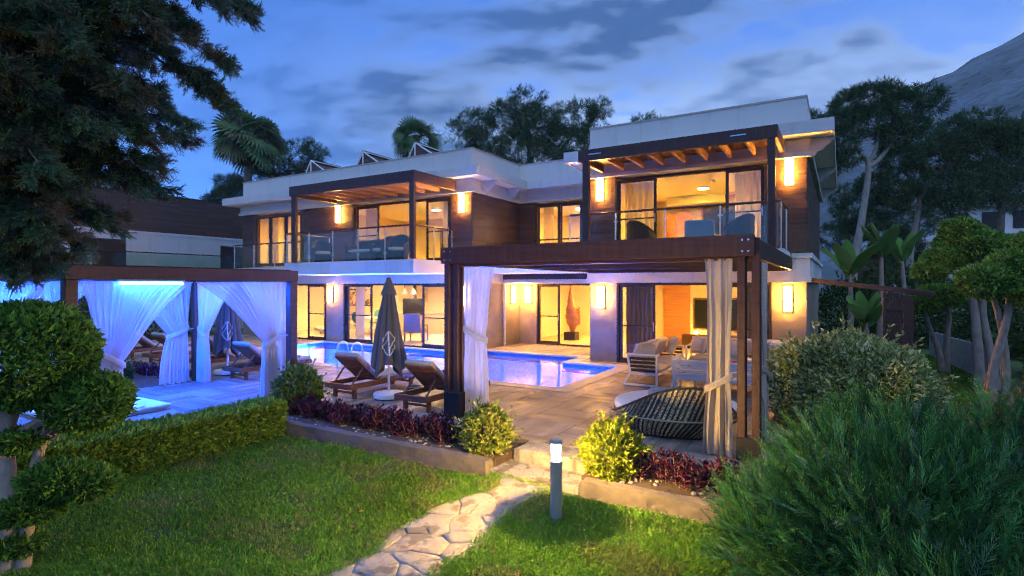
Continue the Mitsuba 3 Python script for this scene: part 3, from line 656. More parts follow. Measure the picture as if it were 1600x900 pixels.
# ---------------------------------------------------------------- parasols
def parasol(x, y, label, face):
    t = thing('parasol', label, 'parasol', 'closed grey parasols between the loungers')
    put(t + '__base', B().lathe([(.0001, .135), (.20, .13), (.285, .115), (.30, .095), (.30, .03), (.285, .02), (.0001, .02)][::-1], 36, (x, y, 0)), 'm_paint', smooth=35)
    for k in range(4):
        a = math.radians(45 + 90 * k + face); put(t + '__foot', B().lathe([(.0001, .0), (.035, .0), (.035, .022), (.0001, .022)], 10, (x + .23 * math.cos(a), y + .23 * math.sin(a), .001)), 'm_steel')
    put(t + '__pole', B().tube([(x, y, .13), (x, y, 2.36)], .021, 10), 'm_paint')
    nu, nv = 160, 40
    f0 = math.radians(face)
    ph = np.linspace(0, 2 * np.pi, nu)
    lobe = np.abs(np.cos(4 * (ph - f0)))            # 1 on the ribs' bulges, 0 in the folds
    rows = []
    prof = lambda s: .045 + .31 * s ** .85
    for k in range(nv):
        s = k / (nv - 1)
        r = prof(s) * (.60 + .40 * lobe ** .7) * (1 + .05 * np.sin(3 * ph + 5 * s) + .03 * np.sin(13 * ph))
        front = np.cos(ph - f0)
        zh = .70 - .36 * np.clip(1 - np.abs((np.mod((ph - f0) * 4 / np.pi, 2)) - 1), 0, 1) * np.clip(1.35 - 1.3 * np.clip(front, 0, 1) ** 2, 0, 1)
        z = 2.28 + (zh - 2.28) * s
        rows.append(np.stack([x + r * np.cos(ph), y + r * np.sin(ph), z], -1))
    v, f, _ = grid_mesh(np.array(rows))
    put(t + '__canopy', (v, f), 'm_canopy', smooth=True)
    rows = []
    for k in range(10):
        s = k / 9; r = (.03 + .135 * s) * (.75 + .25 * np.abs(np.cos(4 * (ph - f0))) ** .7) + .012 * np.sin(8 * ph) * s
        rows.append(np.stack([x + r * np.cos(ph), y + r * np.sin(ph), 2.37 - .34 * s - .02 * np.cos(8 * ph) * s], -1))
    v, f, _ = grid_mesh(np.array(rows)); put(t + '__vent_cap', (v, f), 'm_canopy', smooth=True)
    put(t + '__finial', B().lathe([(.0001, 2.44), (.018, 2.42), (.02, 2.36)][::-1], 10, (x, y, 0)), 'm_steel')
    # the emblem on the front panel, sewn on as a flat ribbon
    def on(a, z):
        s = (2.28 - z) / (2.28 - .70)
        ang = f0 + a / .27
        lb = abs(math.cos(4 * (ang - f0)))
        r = prof(s) * (.60 + .40 * lb ** .7) * (1 + .05 * math.sin(3 * ang + 5 * s) + .03 * math.sin(13 * ang)) + .008
        return (x + r * math.cos(ang), y + r * math.sin(ang), z)
    W, H, zc = .135, .235, 1.10
    strokes = [[(-.95, .12), (-.98, .36), (0, .98), (.98, .42), (.95, .2), (.12, -.32), (.06, -.9)],
               [(-.06, .9), (-.10, .30), (-.95, -.22), (-.98, -.42), (0.04, -.98), (.95, -.42), (.92, -.14)], [(-.03, .85), (.05, -.85)]]
    b = B()
    for st in strokes:
        P = []
        for (a0, z0), (a1, z1) in zip(st[:-1], st[1:]):
            for k in range(6): P.append(on((a0 + (a1 - a0) * k / 6) * W, zc + (z0 + (z1 - z0) * k / 6) * H))
        P.append(on(st[-1][0] * W, zc + st[-1][1] * H))
        b.tube(P, .0085, 5)
    put(t + '__emblem', b, 'm_whitefabric', label='white line emblem of two interlocked folded strokes')
parasol(-7.62, 8.10, 'closed grey parasol with white emblem between the two nearer loungers', -47)
parasol(-13.15, 8.25, 'closed grey parasol with white emblem seen between the blue curtains', -32)
t = thing('flower_pot', 'small grey pot on the tiles right of the nearer parasol', 'pot')
put(t + '__bowl', B().lathe([(.0001, .005), (.13, .005), (.15, .13), (.135, .13), (.12, .03), (.0001, .03)], 24, (-7.55, 8.75, 0)), 'm_canopy', smooth=35)
put(t + '__rim', B().lathe([(.15, .132), (.16, .14), (.15, .155), (.13, .15)], 24, (-7.55, 8.75, 0)), 'm_mattress', smooth=35)
t = thing('side_table', 'small wooden side table behind the lounger nearest the pergola', 'side table')
put(t + '__top', BX(-7.30, -6.85, 9.35, 9.85, .38, .42, .006), 'm_teak')
for a in (-7.28, -6.92):
    for b_ in (9.38, 9.77): put(t + '__leg', BX(a, a + .05, b_, b_ + .05, .002, .38, .004), 'm_teak')

# pool ladder
t = thing('pool_ladder', 'polished steel pool ladder hooked over the pool edge behind the parasol', 'ladder')
for x in (-11.75, -11.2):
    g = np.linspace(0, np.pi, 14)
    pts = [(x, 10.5, .01), (x, 10.5, .35)] + [(x, 10.5 + .19 * (1 - math.cos(a)), .48 + .20 * math.sin(a)) for a in g] + [(x, 10.90, .2), (x, 10.93, -.15), (x, 10.93, -.9)]
    put(t + '__rail', B().tube(pts, .021, 8), 'm_steel', smooth=40)
for z in (-.3, -.55, -.8): put(t + '__step', BX(-11.72, -11.23, 10.88, 10.97, z - .012, z + .012), 'm_steel')

# ---------------------------------------------------------------- seating
def cushion(w, d, h, seed=0, n=14):
    """A plump cushion centred at the origin, w along x, d along y, h along z."""
    a = np.linspace(-1, 1, n)
    U, W = np.meshgrid(a, a, indexing='ij')
    e = np.clip((1 - U ** 4) * (1 - W ** 4), 0, 1) ** .42
    wr = .05 * (meshkit.fbm(np.stack([U * 2.2 + seed * 3.1, W * 2.2, U * 0], -1), 3, seed) - .5)
    sx = w / 2 * U * (1 - .07 * (1 - W ** 2) * np.abs(U) ** 3 * 0 - .05 * W ** 2 * 0)
    pinch = 1 - .06 * (1 - np.abs(W)) * (np.abs(U) > .99) 
    top = np.stack([w / 2 * U * pinch, d / 2 * W * (1 - .06 * (1 - np.abs(U)) * (np.abs(W) > .99)), h / 2 * e * (1 + wr * 4)], -1)
    bot = top * np.array([1, 1, -1])
    v1, f1, _ = grid_mesh(top); v2, f2, _ = grid_mesh(bot)
    return np.vstack([v1, v2]), np.vstack([f1, f2[:, ::-1] + len(v1)])
def cush(k, w, d, h, M, m='m_cream', seed=0):
    v, f = cushion(w, d, h, seed)
    return put(k, (v @ M[:3, :3].T + M[:3, 3], f), m, smooth=True)

def sofa(label, L, M, arms=(True, True), seats=3, arm_slats=True, backslats=False, backs=True, seed=0):
    """Local frame: seat faces +y, back at y=0, length along x from 0 to L."""
    t = thing('sofa', label, 'sofa')
    D, sh = .82, .30
    def p(part, b, m='m_paint', **k): return put(t + '__' + part, b.move(M), m, **k)
    for x in (0, L - .04):
        b = B()
        P = [(x + .02, .10, .69), (x + .02, D - .06, .69), (x + .02, D - .06, .02), (x + .02, .02, .02), (x + .02, .18, .28), (x + .02, .10, .69)]
        for i in range(5): b.bar(P[i], P[i + 1], .04, .04, (1, 0, 0), .004)
        b.bar((x + .02, .18, .28), (x + .02, D - .06, .28), .04, .04, (1, 0, 0), .004)
        p('side_frame', b)
        if arm_slats:
            for i in range(4): p('side_slat', B().bar((x + .02, .17 - i * 0 + .0, .345 + i * .085), (x + .02, D - .09, .345 + i * .085), .022, .055, (0, 0, 1), .004), 'm_wicker')
    p('seat_frame', BX(.04, L - .04, .14, D - .04, .24, .285, .006))
    b = B().bar((.04, .12, .64), (L - .04, .12, .64), .05, .055, c=.005).bar((.04, .16, .30), (L - .04, .16, .30), .05, .05, c=.005)
    p('back_rail', b)
    if backslats:
        for i in range(4): p('back_slat', B().bar((.06, .148 - i * .009, .36 + i * .075), (L - .06, .148 - i * .009, .36 + i * .075), .022, .05, (0, 0, 1), .004))
        for x in (.06, L / 2, L - .06): p('back_post', B().bar((x, .17, .02), (x, .11, .66), .05, .035, (0, 1, 0), .004))
    for i in range(seats):
        w = (L - .12) / seats
        cush(t + '__seat_cushion', w - .01, D - .20, .17, M @ tm(.06 + w * (i + .5), .20 + (D - .2) / 2, .37), seed=seed + i)
        if backs: cush(t + '__back_cushion', w - .02, .46, .20, M @ tm(.06 + w * (i + .5), .27, .70, rx=68), seed=seed + 7 + i)
    return t
def pillow(label, x, y, z, rz, rx=60, s=.45, m='m_cream', seed=0):
    t = thing('cushion', label, 'cushion')
    cush(t + '__cover', s, s, .17, tm(x, y, z, rz) @ tm(rx=rx), m, seed)
    g = np.linspace(0, 2 * np.pi, 41)
    sq = np.sign(np.cos(g)) * np.abs(np.cos(g)) ** .35, np.sign(np.sin(g)) * np.abs(np.sin(g)) ** .35
    M = tm(x, y, z, rz) @ tm(rx=rx)
    P = np.stack([sq[0] * s / 2, sq[1] * s / 2, 0 * g], -1)
    put(t + '__piping', B().tube(P @ M[:3, :3].T + M[:3, 3], .006, 5, cap=False), m)
sofa('white framed outdoor sofa with cream cushions, its slatted end beside the pool', 2.4, tm(-4.2, 14.3, 0, -90), seed=1)
sofa('cream cushioned outdoor sofa along the house wall behind the coffee table', 2.55, tm(-.82, 14.95, 0, 180), arm_slats=False, seed=11)
sofa('cream cushioned outdoor sofa on the side of the variegated shrub', 3.3, tm(-.22, 10.95, 0, 90), seed=21)
sofa('white slatted outdoor bench with its back turned, behind the woven daybed', 1.95, tm(-3.06, 11.6, 0, 0), seats=2, backslats=True, backs=False, arm_slats=False, seed=31)
pillow('cream scatter cushion at the near end of the pool side sofa', -3.74, 12.10, .70, 15, 62, seed=3)
pillow('cream scatter cushion leaning in the back corner of the pool side sofa', -3.62, 13.9, .72, -60, 65, seed=4)
pillow('cream scatter cushion standing at the left end of the wall sofa', -3.10, 14.45, .70, -25, 70, seed=5)
pillow('cream scatter cushion in the middle of the wall sofa', -2.25, 14.38, .66, 10, 62, seed=6)
pillow('cream scatter cushion at the right end of the wall sofa', -1.2, 14.4, .68, 20, 64, seed=7)
pillow('cream scatter cushion lying near the shrub on the right sofa', -.72, 11.9, .62, 80, 60, seed=8)
t = thing('coffee_table', 'low white coffee table in the middle of the seating group', 'coffee table')
put(t + '__top', BX(-2.85, -1.45, 12.65, 13.35, .41, .45, .006), 'm_paint')
for a in (-2.82, -1.53):
    for b_ in (12.68, 13.27): put(t + '__leg', BX(a, a + .05, b_, b_ + .05, .002, .41, .004), 'm_paint')
t = thing('serving_tray', 'dark serving tray on the coffee table', 'tray')
put(t + '__base', BX(-2.75, -2.25, 12.75, 13.05, .452, .462, .003), 'm_wicker'); 
b = B()
for a in ((-2.75, -2.25, 12.74, 12.752), (-2.75, -2.25, 13.048, 13.06), (-2.762, -2.75, 12.74, 13.06), (-2.25, -2.238, 12.74, 13.06)): b.box(*a, .452, .49)
put(t + '__rim', b, 'm_wicker')
pr('m_red', (0.5, 0.03, 0.02), 0.4)
for i, (x, y) in enumerate(((-2.12, 12.95), (-2.0, 12.88))):
    t = thing('candle', ('red candle glass beside the tray, next to the cream curtain', 'second red candle glass on the table, farther from the tray')[i], 'candle')
    put(t + '__glass', B().lathe([(.0001, 0), (.045, 0), (.055, .10), (.05, .10), (.045, .09), (.0001, .09)], 18, (x, y, .452)), 'm_red', smooth=35)

# ---------------------------------------------------------------- round woven daybed
t = thing('round_daybed', 'round daybed with white mattress and a leaf shaped dark woven back', 'daybed')
DC = (-2.24, 8.78)
put(t + '__base', B().lathe([(.0001, .03), (.74, .03), (.80, .06), (.93, .22), (.95, .27), (.0001, .27)], 48, (*DC, 0)), 'm_wicker', smooth=35)
for k in range(4):
    a = math.pi / 4 + k * math.pi / 2; put(t + '__foot', B().lathe([(.0001, 0), (.03, 0), (.03, .04), (.0001, .04)], 10, (DC[0] + .6 * math.cos(a), DC[1] + .6 * math.sin(a), .002)), 'm_black')
put(t + '__mattress', B().lathe([(.0001, .275), (.86, .275), (.925, .30), (.94, .345), (.925, .39), (.86, .415), (.0001, .425)], 64, (*DC, 0)), 'm_whitefabric', smooth=50)
def leaf_fn(p, n, uv):
    u, v = uv.x, uv.y
    a = dr.abs(v)
    q = u * 30.0 + dr.select(v > 0, a * -2.6, a * 2.2)
    c = dr.floor(q)
    st = q - c
    kind = cell_rand(c, dr.select(v > 0, 1.0, 0.0), 4)
    wid = 0.34 + 0.34 * kind
    on = dr.select(dr.abs(st - 0.5) < wid * 0.5, 1.0, 0.0)
    fine = dr.select(dr.abs(st * 3 - dr.floor(st * 3) - 0.5) < 0.36, 1.0, 0.0)
    on = dr.select(kind > 0.45, on * fine, on) * dr.select(cell_rand(dr.floor(q / 3.0), 2, 7) > 0.30, 1.0, 0.45)
    row = dr.floor(a * 34)
    gap = dr.select(cell_rand(row, dr.floor(q * 5), 9) < 0.30, 0.25, 1.0)
    wv = 0.65 + 0.35 * dr.abs(dr.sin(a * 34 * math.pi)) 
    return mix((0.018, 0.017, 0.020), (0.66, 0.53, 0.31), on * gap) * wv
pr('m_leafweave', proc(leaf_fn), 0.55)
nu, nv = 90, 15
rows = []
A0, A1 = math.radians(222), math.radians(340)
for i in range(nu):
    s = i / (nu - 1); a = A0 + (A1 - A0) * s
    e = math.sin(math.pi * s ** 1.40) ** 1.0
    zr = .30 + .02 * math.sin(math.pi * s) ** .8
    zt, zb = zr + .47 * e, zr - (zr - .035) * min(1, 1.25 * math.sin(math.pi * s) ** .7)
    col = []
    for j in range(nv):
        k = 2 * j / (nv - 1) - 1
        z = zr + (zt - zr) * max(k, 0) + (zb - zr) * max(-k, 0)
        r = 1.07 - .27 * max(-k, 0) ** 1.5 * math.sin(math.pi * s) ** .6 + .03 * max(k, 0) * e
        col.append((DC[0] + r * math.cos(a), DC[1] + r * math.sin(a), z, k))
    rows.append(col)
rows = np.array(rows)
v, f, uv = grid_mesh(rows[..., :3]); uv[:, 1] = rows[..., 3].reshape(-1)
vi = v.copy(); vi[:, :2] = DC + (v[:, :2] - DC) * .972
m2 = np.vstack([v, vi]); f2 = np.vstack([f, f[:, ::-1] + len(v)])
put(t + '__woven_back', (m2, f2), 'm_leafweave', smooth=True, uv=np.vstack([uv, uv]))
rib = lambda j, r: [(DC[0] + (rows[i, j, :2] - DC)[0] * r, DC[1] + (rows[i, j, :2] - DC)[1] * r, rows[i, j, 2]) for i in range(nu)]
pr('m_rib', (0.30, 0.24, 0.15), 0.55)
put(t + '__leaf_rib', B().tube(rib(7, 1.004), .014, 6), 'm_rib'); put(t + '__edge_roll', B().tube(rib(14, .988), .019, 6), 'm_wicker'); put(t + '__edge_roll', B().tube(rib(0, .985), .016, 6), 'm_wicker')
pillow('grey cushion lying on the white mattress of the round daybed', -2.30, 8.40, .52, 20, 18, .46, 'm_mattress', seed=12)

# ---------------------------------------------------------------- garden bollard lamp
t = thing('bollard_lamp', 'lit grey garden bollard lamp standing in the lawn beside the stone path', 'bollard lamp')
bx, by = -2.57, 5.23
put(t + '__post', B().lathe([(.0001, -.30), (.062, -.30), (.062, .36), (.055, .372), (.0001, .372)], 28, (bx, by, 0)), 'm_bollard', smooth=40)
put(t + '__lamp_core', B().lathe([(.0001, .395), (.048, .395), (.048, .548), (.0001, .548)], 18, (bx, by, 0)), 'm_paint', emitter=emit(np.array([1.0, .60, .15]), 680, 12))
put(t + '__glass_cylinder', B().lathe([(.060, .372), (.060, .555)], 28, (bx, by, 0)), 'm_glass')
b = B()
for z in (.40, .44, .48, .52): b.lathe([(.0605, z), (.064, z), (.064, z + .004), (.0605, z + .004), (.0605, z)], 28, (bx, by, 0))
put(t + '__louver_ring', b, 'm_steel', stuff=True)
put(t + '__cap', B().lathe([(.0001, .556), (.066, .556), (.066, .580), (.058, .590), (.0001, .592)], 28, (bx, by, 0)), 'm_bollard', smooth=40)
# ---------------------------------------------------------------- foliage
def unit(v): return v / (np.linalg.norm(v, axis=-1, keepdims=True) + 1e-9)
def leaf_arrays(P, D, L, W, r, fold=.18, droop=.15):
    """Four-cornered leaves: base, two shoulders, tip; two triangles each."""
    n = len(P); D = unit(D)
    L = np.broadcast_to(L, n)[:, None]; W = np.broadcast_to(W, n)[:, None]
    S = unit(np.cross(D, r.normal(size=(n, 3)))); N = np.cross(S, D)
    mid = P + D * L * .45 + N * W * fold
    tip = P + D * L - N * L * droop
    v = np.stack([P, mid + S * W * .5, tip, mid - S * W * .5], 1).reshape(-1, 3)
    k = np.arange(n)[:, None] * 4
    return v, np.concatenate([k + [0, 1, 2], k + [0, 2, 3]], 1).reshape(-1, 3)
def palette(n, cols, r, w=None, vary=.28):
    cols = np.array(cols, float)
    i = r.choice(len(cols), n, p=w)
    j = r.choice(len(cols), n, p=w)
    t = r.random((n, 1)) * .5
    c = cols[i] * (1 - t) + cols[j] * t
    return np.clip(c * (1 + vary * r.normal(size=(n, 1))).clip(.35, 1.9), 0.002, .9)
def leaves(k, P, D, L, W, cols, r, m='m_leaf', w=None, fold=.18, droop=.15, stuff=True, vary=.28):
    v, f = leaf_arrays(P, D, L, W, r, fold, droop)
    return put(k, (v, f), m, color=np.repeat(palette(len(P), cols, r, w, vary), 4, 0), stuff=stuff)
def sphere_pts(n, r): return unit(r.normal(size=(n, 3)))
def lumpy(c, rad, n, r, seed=0, lo=.72, amp=.22, freq=1.6, flat=None):
    """Points in the outer shell of an uneven ellipsoid and the outward directions there."""
    u = sphere_pts(n, r)
    if flat is not None: u = u[u[:, 2] > flat]
    k = 1 + amp * (meshkit.fbm(u * freq + 7.7 * seed + 20, 3, seed) - .5) * 2
    s = (lo + (1 - lo) * r.random(len(u)) ** .6) * k
    return np.array(c) + u * s[:, None] * np.array(rad), unit(u / np.array(rad))
def twigs(b, c, rad, n, r, base):
    for _ in range(n):
        u = sphere_pts(1, r)[0]; u[2] = abs(u[2])
        tip = np.array(c) + u * np.array(rad) * .85
        mid = (np.array(base) + tip) / 2 + r.normal(size=3) * .04
        b.tube([base, mid, tip], [.012, .007, .003], 5)

def shrub(name, label, cat, c, rad, n, L, W, cols, seed, w=None, up=.4, group=None, lo=.7, amp=.22, freq=1.6, zg=zL, vary=.28, spread=.8):
    r = np.random.default_rng(seed)
    t = thing(name, label, cat, group)
    P, D = lumpy(c, rad, n, r, seed, lo, amp, freq)
    P = P[P[:, 2] > zg + .01] if len(P) else P
    D = D[:len(P)] if False else unit(P - np.array(c))
    leaves(t + '__foliage', P, D + spread * r.normal(size=D.shape) + [0, 0, up], L * (.45 + 1.0 * r.random(len(P))), W * (.55 + .9 * r.random(len(P))), cols, r, w=w, vary=vary)
    Q, Dq = lumpy(c, np.array(rad) * 1.06, max(min(n // 70, 90), 16), r, seed + 5, .95, .12)
    Q = np.repeat(Q[Q[:, 2] > c[2] - .3 * rad[2]], 7, 0); Dq = unit(Q - np.array(c)); s_ = r.random((len(Q), 1))
    leaves(t + '__stray_shoot', Q + Dq * s_ * L * 1.8, Dq + .6 * r.normal(size=Q.shape) + [0, 0, .3], L * (.4 + .6 * r.random(len(Q))), W * .8, cols, r, w=w, vary=vary)
    b = B(); twigs(b, c, rad, 14, r, (c[0], c[1], zg))
    put(t + '__stems', b, 'm_bark', stuff=True)
    return t

# lawn
t = structure('lawn', B().poly(sg.Polygon([(-9.2, -4), (6, -4), (6, 5.9), (-7.6, 5.9)]), zL, zL + .012), 'm_soil')
path = sg.Polygon([(-3.05, 6.02), (-3.10, 5.55), (-3.04, 5.10), (-2.92, 4.5), (-2.93, 4.0), (-2.88, 3.5), (-2.80, 2.6), (-2.6, 1.0), (-3.6, 1.0), (-3.75, 2.4), (-3.78, 3.2), (-3.72, 3.6), (-3.80, 4.1), (-3.84, 4.8), (-3.70, 5.3), (-3.68, 5.7), (-3.80, 6.02)])
_q = np.array(path.segmentize(.08).exterior.coords)[:-1]
path = sg.Polygon(_q + .10 * (meshkit.fbm(np.column_stack([_q * 3.5, _q[:, 0] * 0]), 3, 77)[:, None] - .5) * np.array([2.0, .4]))
r = np.random.default_rng(5)
def blades(k, region, n, h, seed, near=1.0, cols=None, w=None):
    r = np.random.default_rng(seed)
    x0, y0, x1, y1 = region.bounds
    P = np.stack([r.uniform(x0, x1, n * 3), r.uniform(y0, y1, n * 3)], -1)
    d = np.hypot(P[:, 0], P[:, 1])
    fwd = -P[:, 0] * math.sin(YAW) + P[:, 1] * math.cos(YAW)
    keep = shapely.contains_xy(region, P[:, 0], P[:, 1]) & (r.random(len(P)) < np.clip((5.2 / np.maximum(d, 2)) ** near, .05, 1)) & (fwd > 1.5)
    P = P[keep][:n]; n = len(P)
    cl = meshkit.fbm(np.stack([P[:, 0] * 1.7, P[:, 1] * 1.7, P[:, 0] * 0], -1), 3, 4)
    H = h * (.20 + 1.4 * cl) * (.6 + .8 * r.random(n))
    a = r.uniform(0, 2 * np.pi, n); wd = .0022 + .0022 * r.random(n) + .00035 * np.hypot(P[:, 0], P[:, 1])
    lean = r.normal(size=(n, 2)) * .55 + np.stack([cl - .5, .5 - cl], -1)
    base = np.column_stack([P, np.full(n, zL + .008)])
    s = np.stack([np.cos(a), np.sin(a), a * 0], -1) * wd[:, None]
    m = base + np.column_stack([lean * H[:, None] * .35, H * .62])
    tip = base + np.column_stack([lean * H[:, None] * .95, H * (1.0 - .25 * np.abs(lean).max(1))])
    v = np.stack([base - s, base + s, m - s * .7, m + s * .7, tip], 1).reshape(-1, 3)
    q = np.arange(n)[:, None] * 5
    f = np.concatenate([q + [0, 1, 3], q + [0, 3, 2], q + [2, 3, 4]], 1).reshape(-1, 3)
    pt = meshkit.fbm(np.stack([P[:, 0] * .9 + 3, P[:, 1] * .9, P[:, 0] * 0], -1), 3, 8)[:, None]
    dry = np.clip((meshkit.fbm(np.stack([P[:, 0] * 2.1 + 9, P[:, 1] * 2.1, P[:, 0] * 0], -1), 4, 15) - .54) / .10, 0, 1)[:, None] * (r.random((n, 1)) < .75)
    c = palette(n, cols, r, w, .28) * (.60 + .8 * pt) * (1 - .55 * dry) + np.array([.22, .19, .085]) * .55 * dry
    return put(k, (v, f), 'm_leaf', color=np.repeat(c, 5, 0))
GC = [(0.115, 0.270, 0.030), (0.085, 0.215, 0.026), (0.180, 0.300, 0.042), (0.290, 0.260, 0.110)]
lawnreg = sg.Polygon([(-8.4, -.5), (1.2, 2.4), (.2, 5.86), (-7.75, 5.92)]).difference(path.buffer(-.03))
k = blades('grass', lawnreg, 210000, .072, 1, 1.2, GC, [.42, .33, .2, .05]); labels[k] = {'kind': 'stuff', 'label': 'short green lawn grass on both sides of the path'}
k = blades('grass', path.buffer(.06).difference(path.buffer(-.075)), 12000, .085, 2, 1.0, GC, [.4, .3, .2, .1]); labels[k] = {'kind': 'stuff', 'label': 'ragged grass along the edges of the stone path'}

r = np.random.default_rng(29)
_p = np.array([q for q in np.stack([r.uniform(-6, 0, 400), r.uniform(3, 5.9, 400)], -1) if lawnreg.contains(sg.Point(q))])[:70]
k = leaves('fallen_leaves', np.column_stack([_p, np.full(len(_p), zL + .05)]), np.column_stack([r.normal(size=(len(_p), 2)), .2 * r.normal(size=len(_p))]), .05 + .05 * r.random(len(_p)), .032, [(.26, .13, .06), (.32, .22, .10), (.16, .09, .05)], r)
labels[k] = {'kind': 'stuff', 'label': 'small dry leaves fallen on the lawn'}

# stone path: irregular slabs in mortar
k = structure('stone_path', B().poly(path.buffer(.04), zL + .012, zL + .032), 'm_stone')
r = np.random.default_rng(17)
pts = np.array([(r.uniform(-4.2, -2.6), r.uniform(.8, 6.2)) for _ in range(52)] + [(r.uniform(-4.2, -2.6), r.uniform(4.2, 6.2)) for _ in range(16)])
for g in shapely.voronoi_polygons(sg.MultiPoint(pts), extend_to=sg.box(-5, 0, -2, 7)).geoms:
    g = g.intersection(path).buffer(-.010, join_style=1).buffer(.008)
    if g.is_empty or g.geom_type != 'Polygon' or g.area < .006: continue
    # a rough top: the outline is noisy and the slab is tilted a little
    q = np.array(g.segmentize(.05).exterior.coords)[:-1]
    nz = meshkit.fbm(np.column_stack([q * 9, q[:, 0] * 0]), 2, 3) - .5
    c = q.mean(0); q = c + (q - c) * (1 + .16 * nz[:, None])
    nq = len(q); h = zL + .042 + .008 * r.random()
    tz = r.normal(size=2) * .018
    zt = lambda p: h + (p - c) @ tz + .010 * (meshkit.fbm(np.column_stack([p * 6, p[:, 0] * 0]), 2, 6) - .5)
    inn = c + (q - c) * .90; inn2 = c + (q - c) * .5
    v = np.vstack([np.column_stack([q, np.full(nq, zL + .01)]), np.column_stack([q, zt(q) - .010]), np.column_stack([inn, zt(inn)]), np.column_stack([inn2, zt(inn2)]), [[*c, h]]])
    i = np.arange(nq); j = (i + 1) % nq
    f = np.vstack([np.vstack([np.stack([a * nq + i, a * nq + j, (a + 1) * nq + j], 1), np.stack([a * nq + i, (a + 1) * nq + j, (a + 1) * nq + i], 1)]) for a in range(3)] + [np.stack([3 * nq + i, 3 * nq + j, i * 0 + 4 * nq], 1)])
    if sg.Polygon(q).exterior.is_ccw is False: f = f[:, ::-1]
    put('stone_path__stone', (v, f), 'm_stone', smooth=40)

# rough garden steps and retaining walls
def rough_block(x0, x1, y0, y1, z0, z1, seed, amp=.03, s=.07):
    m = trimesh.creation.box((x1 - x0, y1 - y0, z1 - z0)); m.apply_translation(((x0 + x1) / 2, (y0 + y1) / 2, (z0 + z1) / 2))
    m = m.subdivide_to_size(s); m.merge_vertices()
    c = m.vertices - m.centroid
    h = np.array([x1 - x0, y1 - y0, z1 - z0]) / 2
    q = np.abs(c) / h
    edge = (np.sort(q, 1)[:, 1] > .98)
    d = unit(c / h) * ((meshkit.fbm(m.vertices * 5 + seed, 3, seed) - .5) * 2 * amp)[:, None]
    v = m.vertices + d - unit(c) * (edge * amp * .8)[:, None]
    return v, m.faces
t = thing('garden_steps', 'two rough stone steps between the path and the terrace', 'steps')
put(t + '__step', rough_block(-3.95, -2.62, 6.02, 6.56, zL - .1, -.175, 3), 'm_stone', smooth=45)
put(t + '__step', rough_block(-3.86, -2.72, 6.50, 7.0, zL - .1, -.015, 8), 'm_stone', smooth=45)
t = thing('retaining_wall', 'low rough retaining wall before the purple plants left of the steps', 'wall')
put(t + '__body', rough_block(-8.75, -3.92, 5.96, 6.13, zL - .1, -.06, 20, .030), 'm_concrete', smooth=45)
t = thing('retaining_wall', 'low rough retaining wall right of the steps running into the juniper', 'wall')
put(t + '__body', rough_block(-2.64, .2, 5.96, 6.13, zL - .1, -.07, 30, .030), 'm_concrete', smooth=45)
structure('planting_bed', B().poly(sg.box(-8.7, 6.14, -3.9, 6.93), -.3, -.07).poly(sg.box(-2.68, 6.14, .4, 6.93), -.3, -.08).poly(sg.box(-9.4, 2.4, -7.9, 6.9).difference(sg.box(-8.7, 5.9, -7, 7)), zL - .05, -.24).poly(sg.box(-20, 3, -13.0, 7.85), -.4, -.03), 'm_soil')
r = np.random.default_rng(23)
b = B()
for _ in range(260):
    x, y = (r.uniform(-8.6, -3.9), r.uniform(6.14, 6.9)) if r.random() < .65 else (r.uniform(-2.6, -.6), r.uniform(6.14, 6.9))
    s = r.uniform(.012, .035); b.add(*(lambda v, f: (v * [s, s * .8, s * .6] + [x, y, -.07], f))(*[(np.array(m.vertices), np.array(m.faces)) for m in [trimesh.creation.icosphere(1)]][0]))
k = put('gravel', b, 'm_stone', smooth=True); labels[k] = {'kind': 'stuff', 'label': 'small stones lying on the planting beds'}

# purple plants along the terrace edge
PC = [(0.057, 0.013, 0.038), (0.095, 0.019, 0.053), (0.030, 0.011, 0.027), (0.142, 0.042, 0.057)]
def purple(x, y, h, seed, label):
    r = np.random.default_rng(seed)
    t = thing('purple_plant', label, 'plant', 'dark purple plants along the terrace edge')
    P, D, S = [], [], B()
    for _ in range(22):
        a = r.uniform(0, 2 * np.pi); rr = .16 * math.sqrt(r.random())
        bx_, by_ = x + rr * math.cos(a), y + rr * math.sin(a)
        hh = h * r.uniform(.6, 1.1); lx, ly = .08 * r.normal(size=2)
        S.tube([(bx_, by_, -.08), (bx_ + lx * .5, by_ + ly * .5, -.08 + hh * .5), (bx_ + lx, by_ + ly, -.08 + hh)], .004, 4)
        for _ in range(21):
            s = r.uniform(.12, 1.0)
            P.append((bx_ + lx * s, by_ + ly * s, -.08 + hh * s)); g = r.uniform(0, 2 * np.pi)
            D.append((math.cos(g), math.sin(g), .25 + 1.1 * s ** 3))
    leaves(t + '__foliage', np.array(P), np.array(D), .075 * (.7 + .6 * r.random(len(P))), .028, PC, r)
    put(t + '__stems', S, 'm_bark', stuff=True)
ORD = 'first second third fourth fifth sixth seventh eighth ninth tenth eleventh twelfth thirteenth fourteenth fifteenth sixteenth'.split()
for i in range(16): purple(-8.35 + i * .262, 6.50 + .10 * math.sin(i * 2.3), .30 + .05 * math.sin(i * 1.7), 100 + i, f'dark purple plant, {ORD[i]} from the grey green shrub toward the stone steps')
for i in range(5): purple(-2.02 + i * .30, 6.46 + .07 * math.sin(i * 2.9), .29 + .05 * math.sin(i * 2.2), 130 + i, f'dark purple plant, {ORD[i]} from the yellow green shrub toward the juniper')
for i in range(6): purple(-15.6 + i * .40, 7.35 + .12 * math.sin(i * 2.9), .30, 150 + i, f'dark purple plant in the far bed behind the blue curtains, {ORD[i]} from the left')

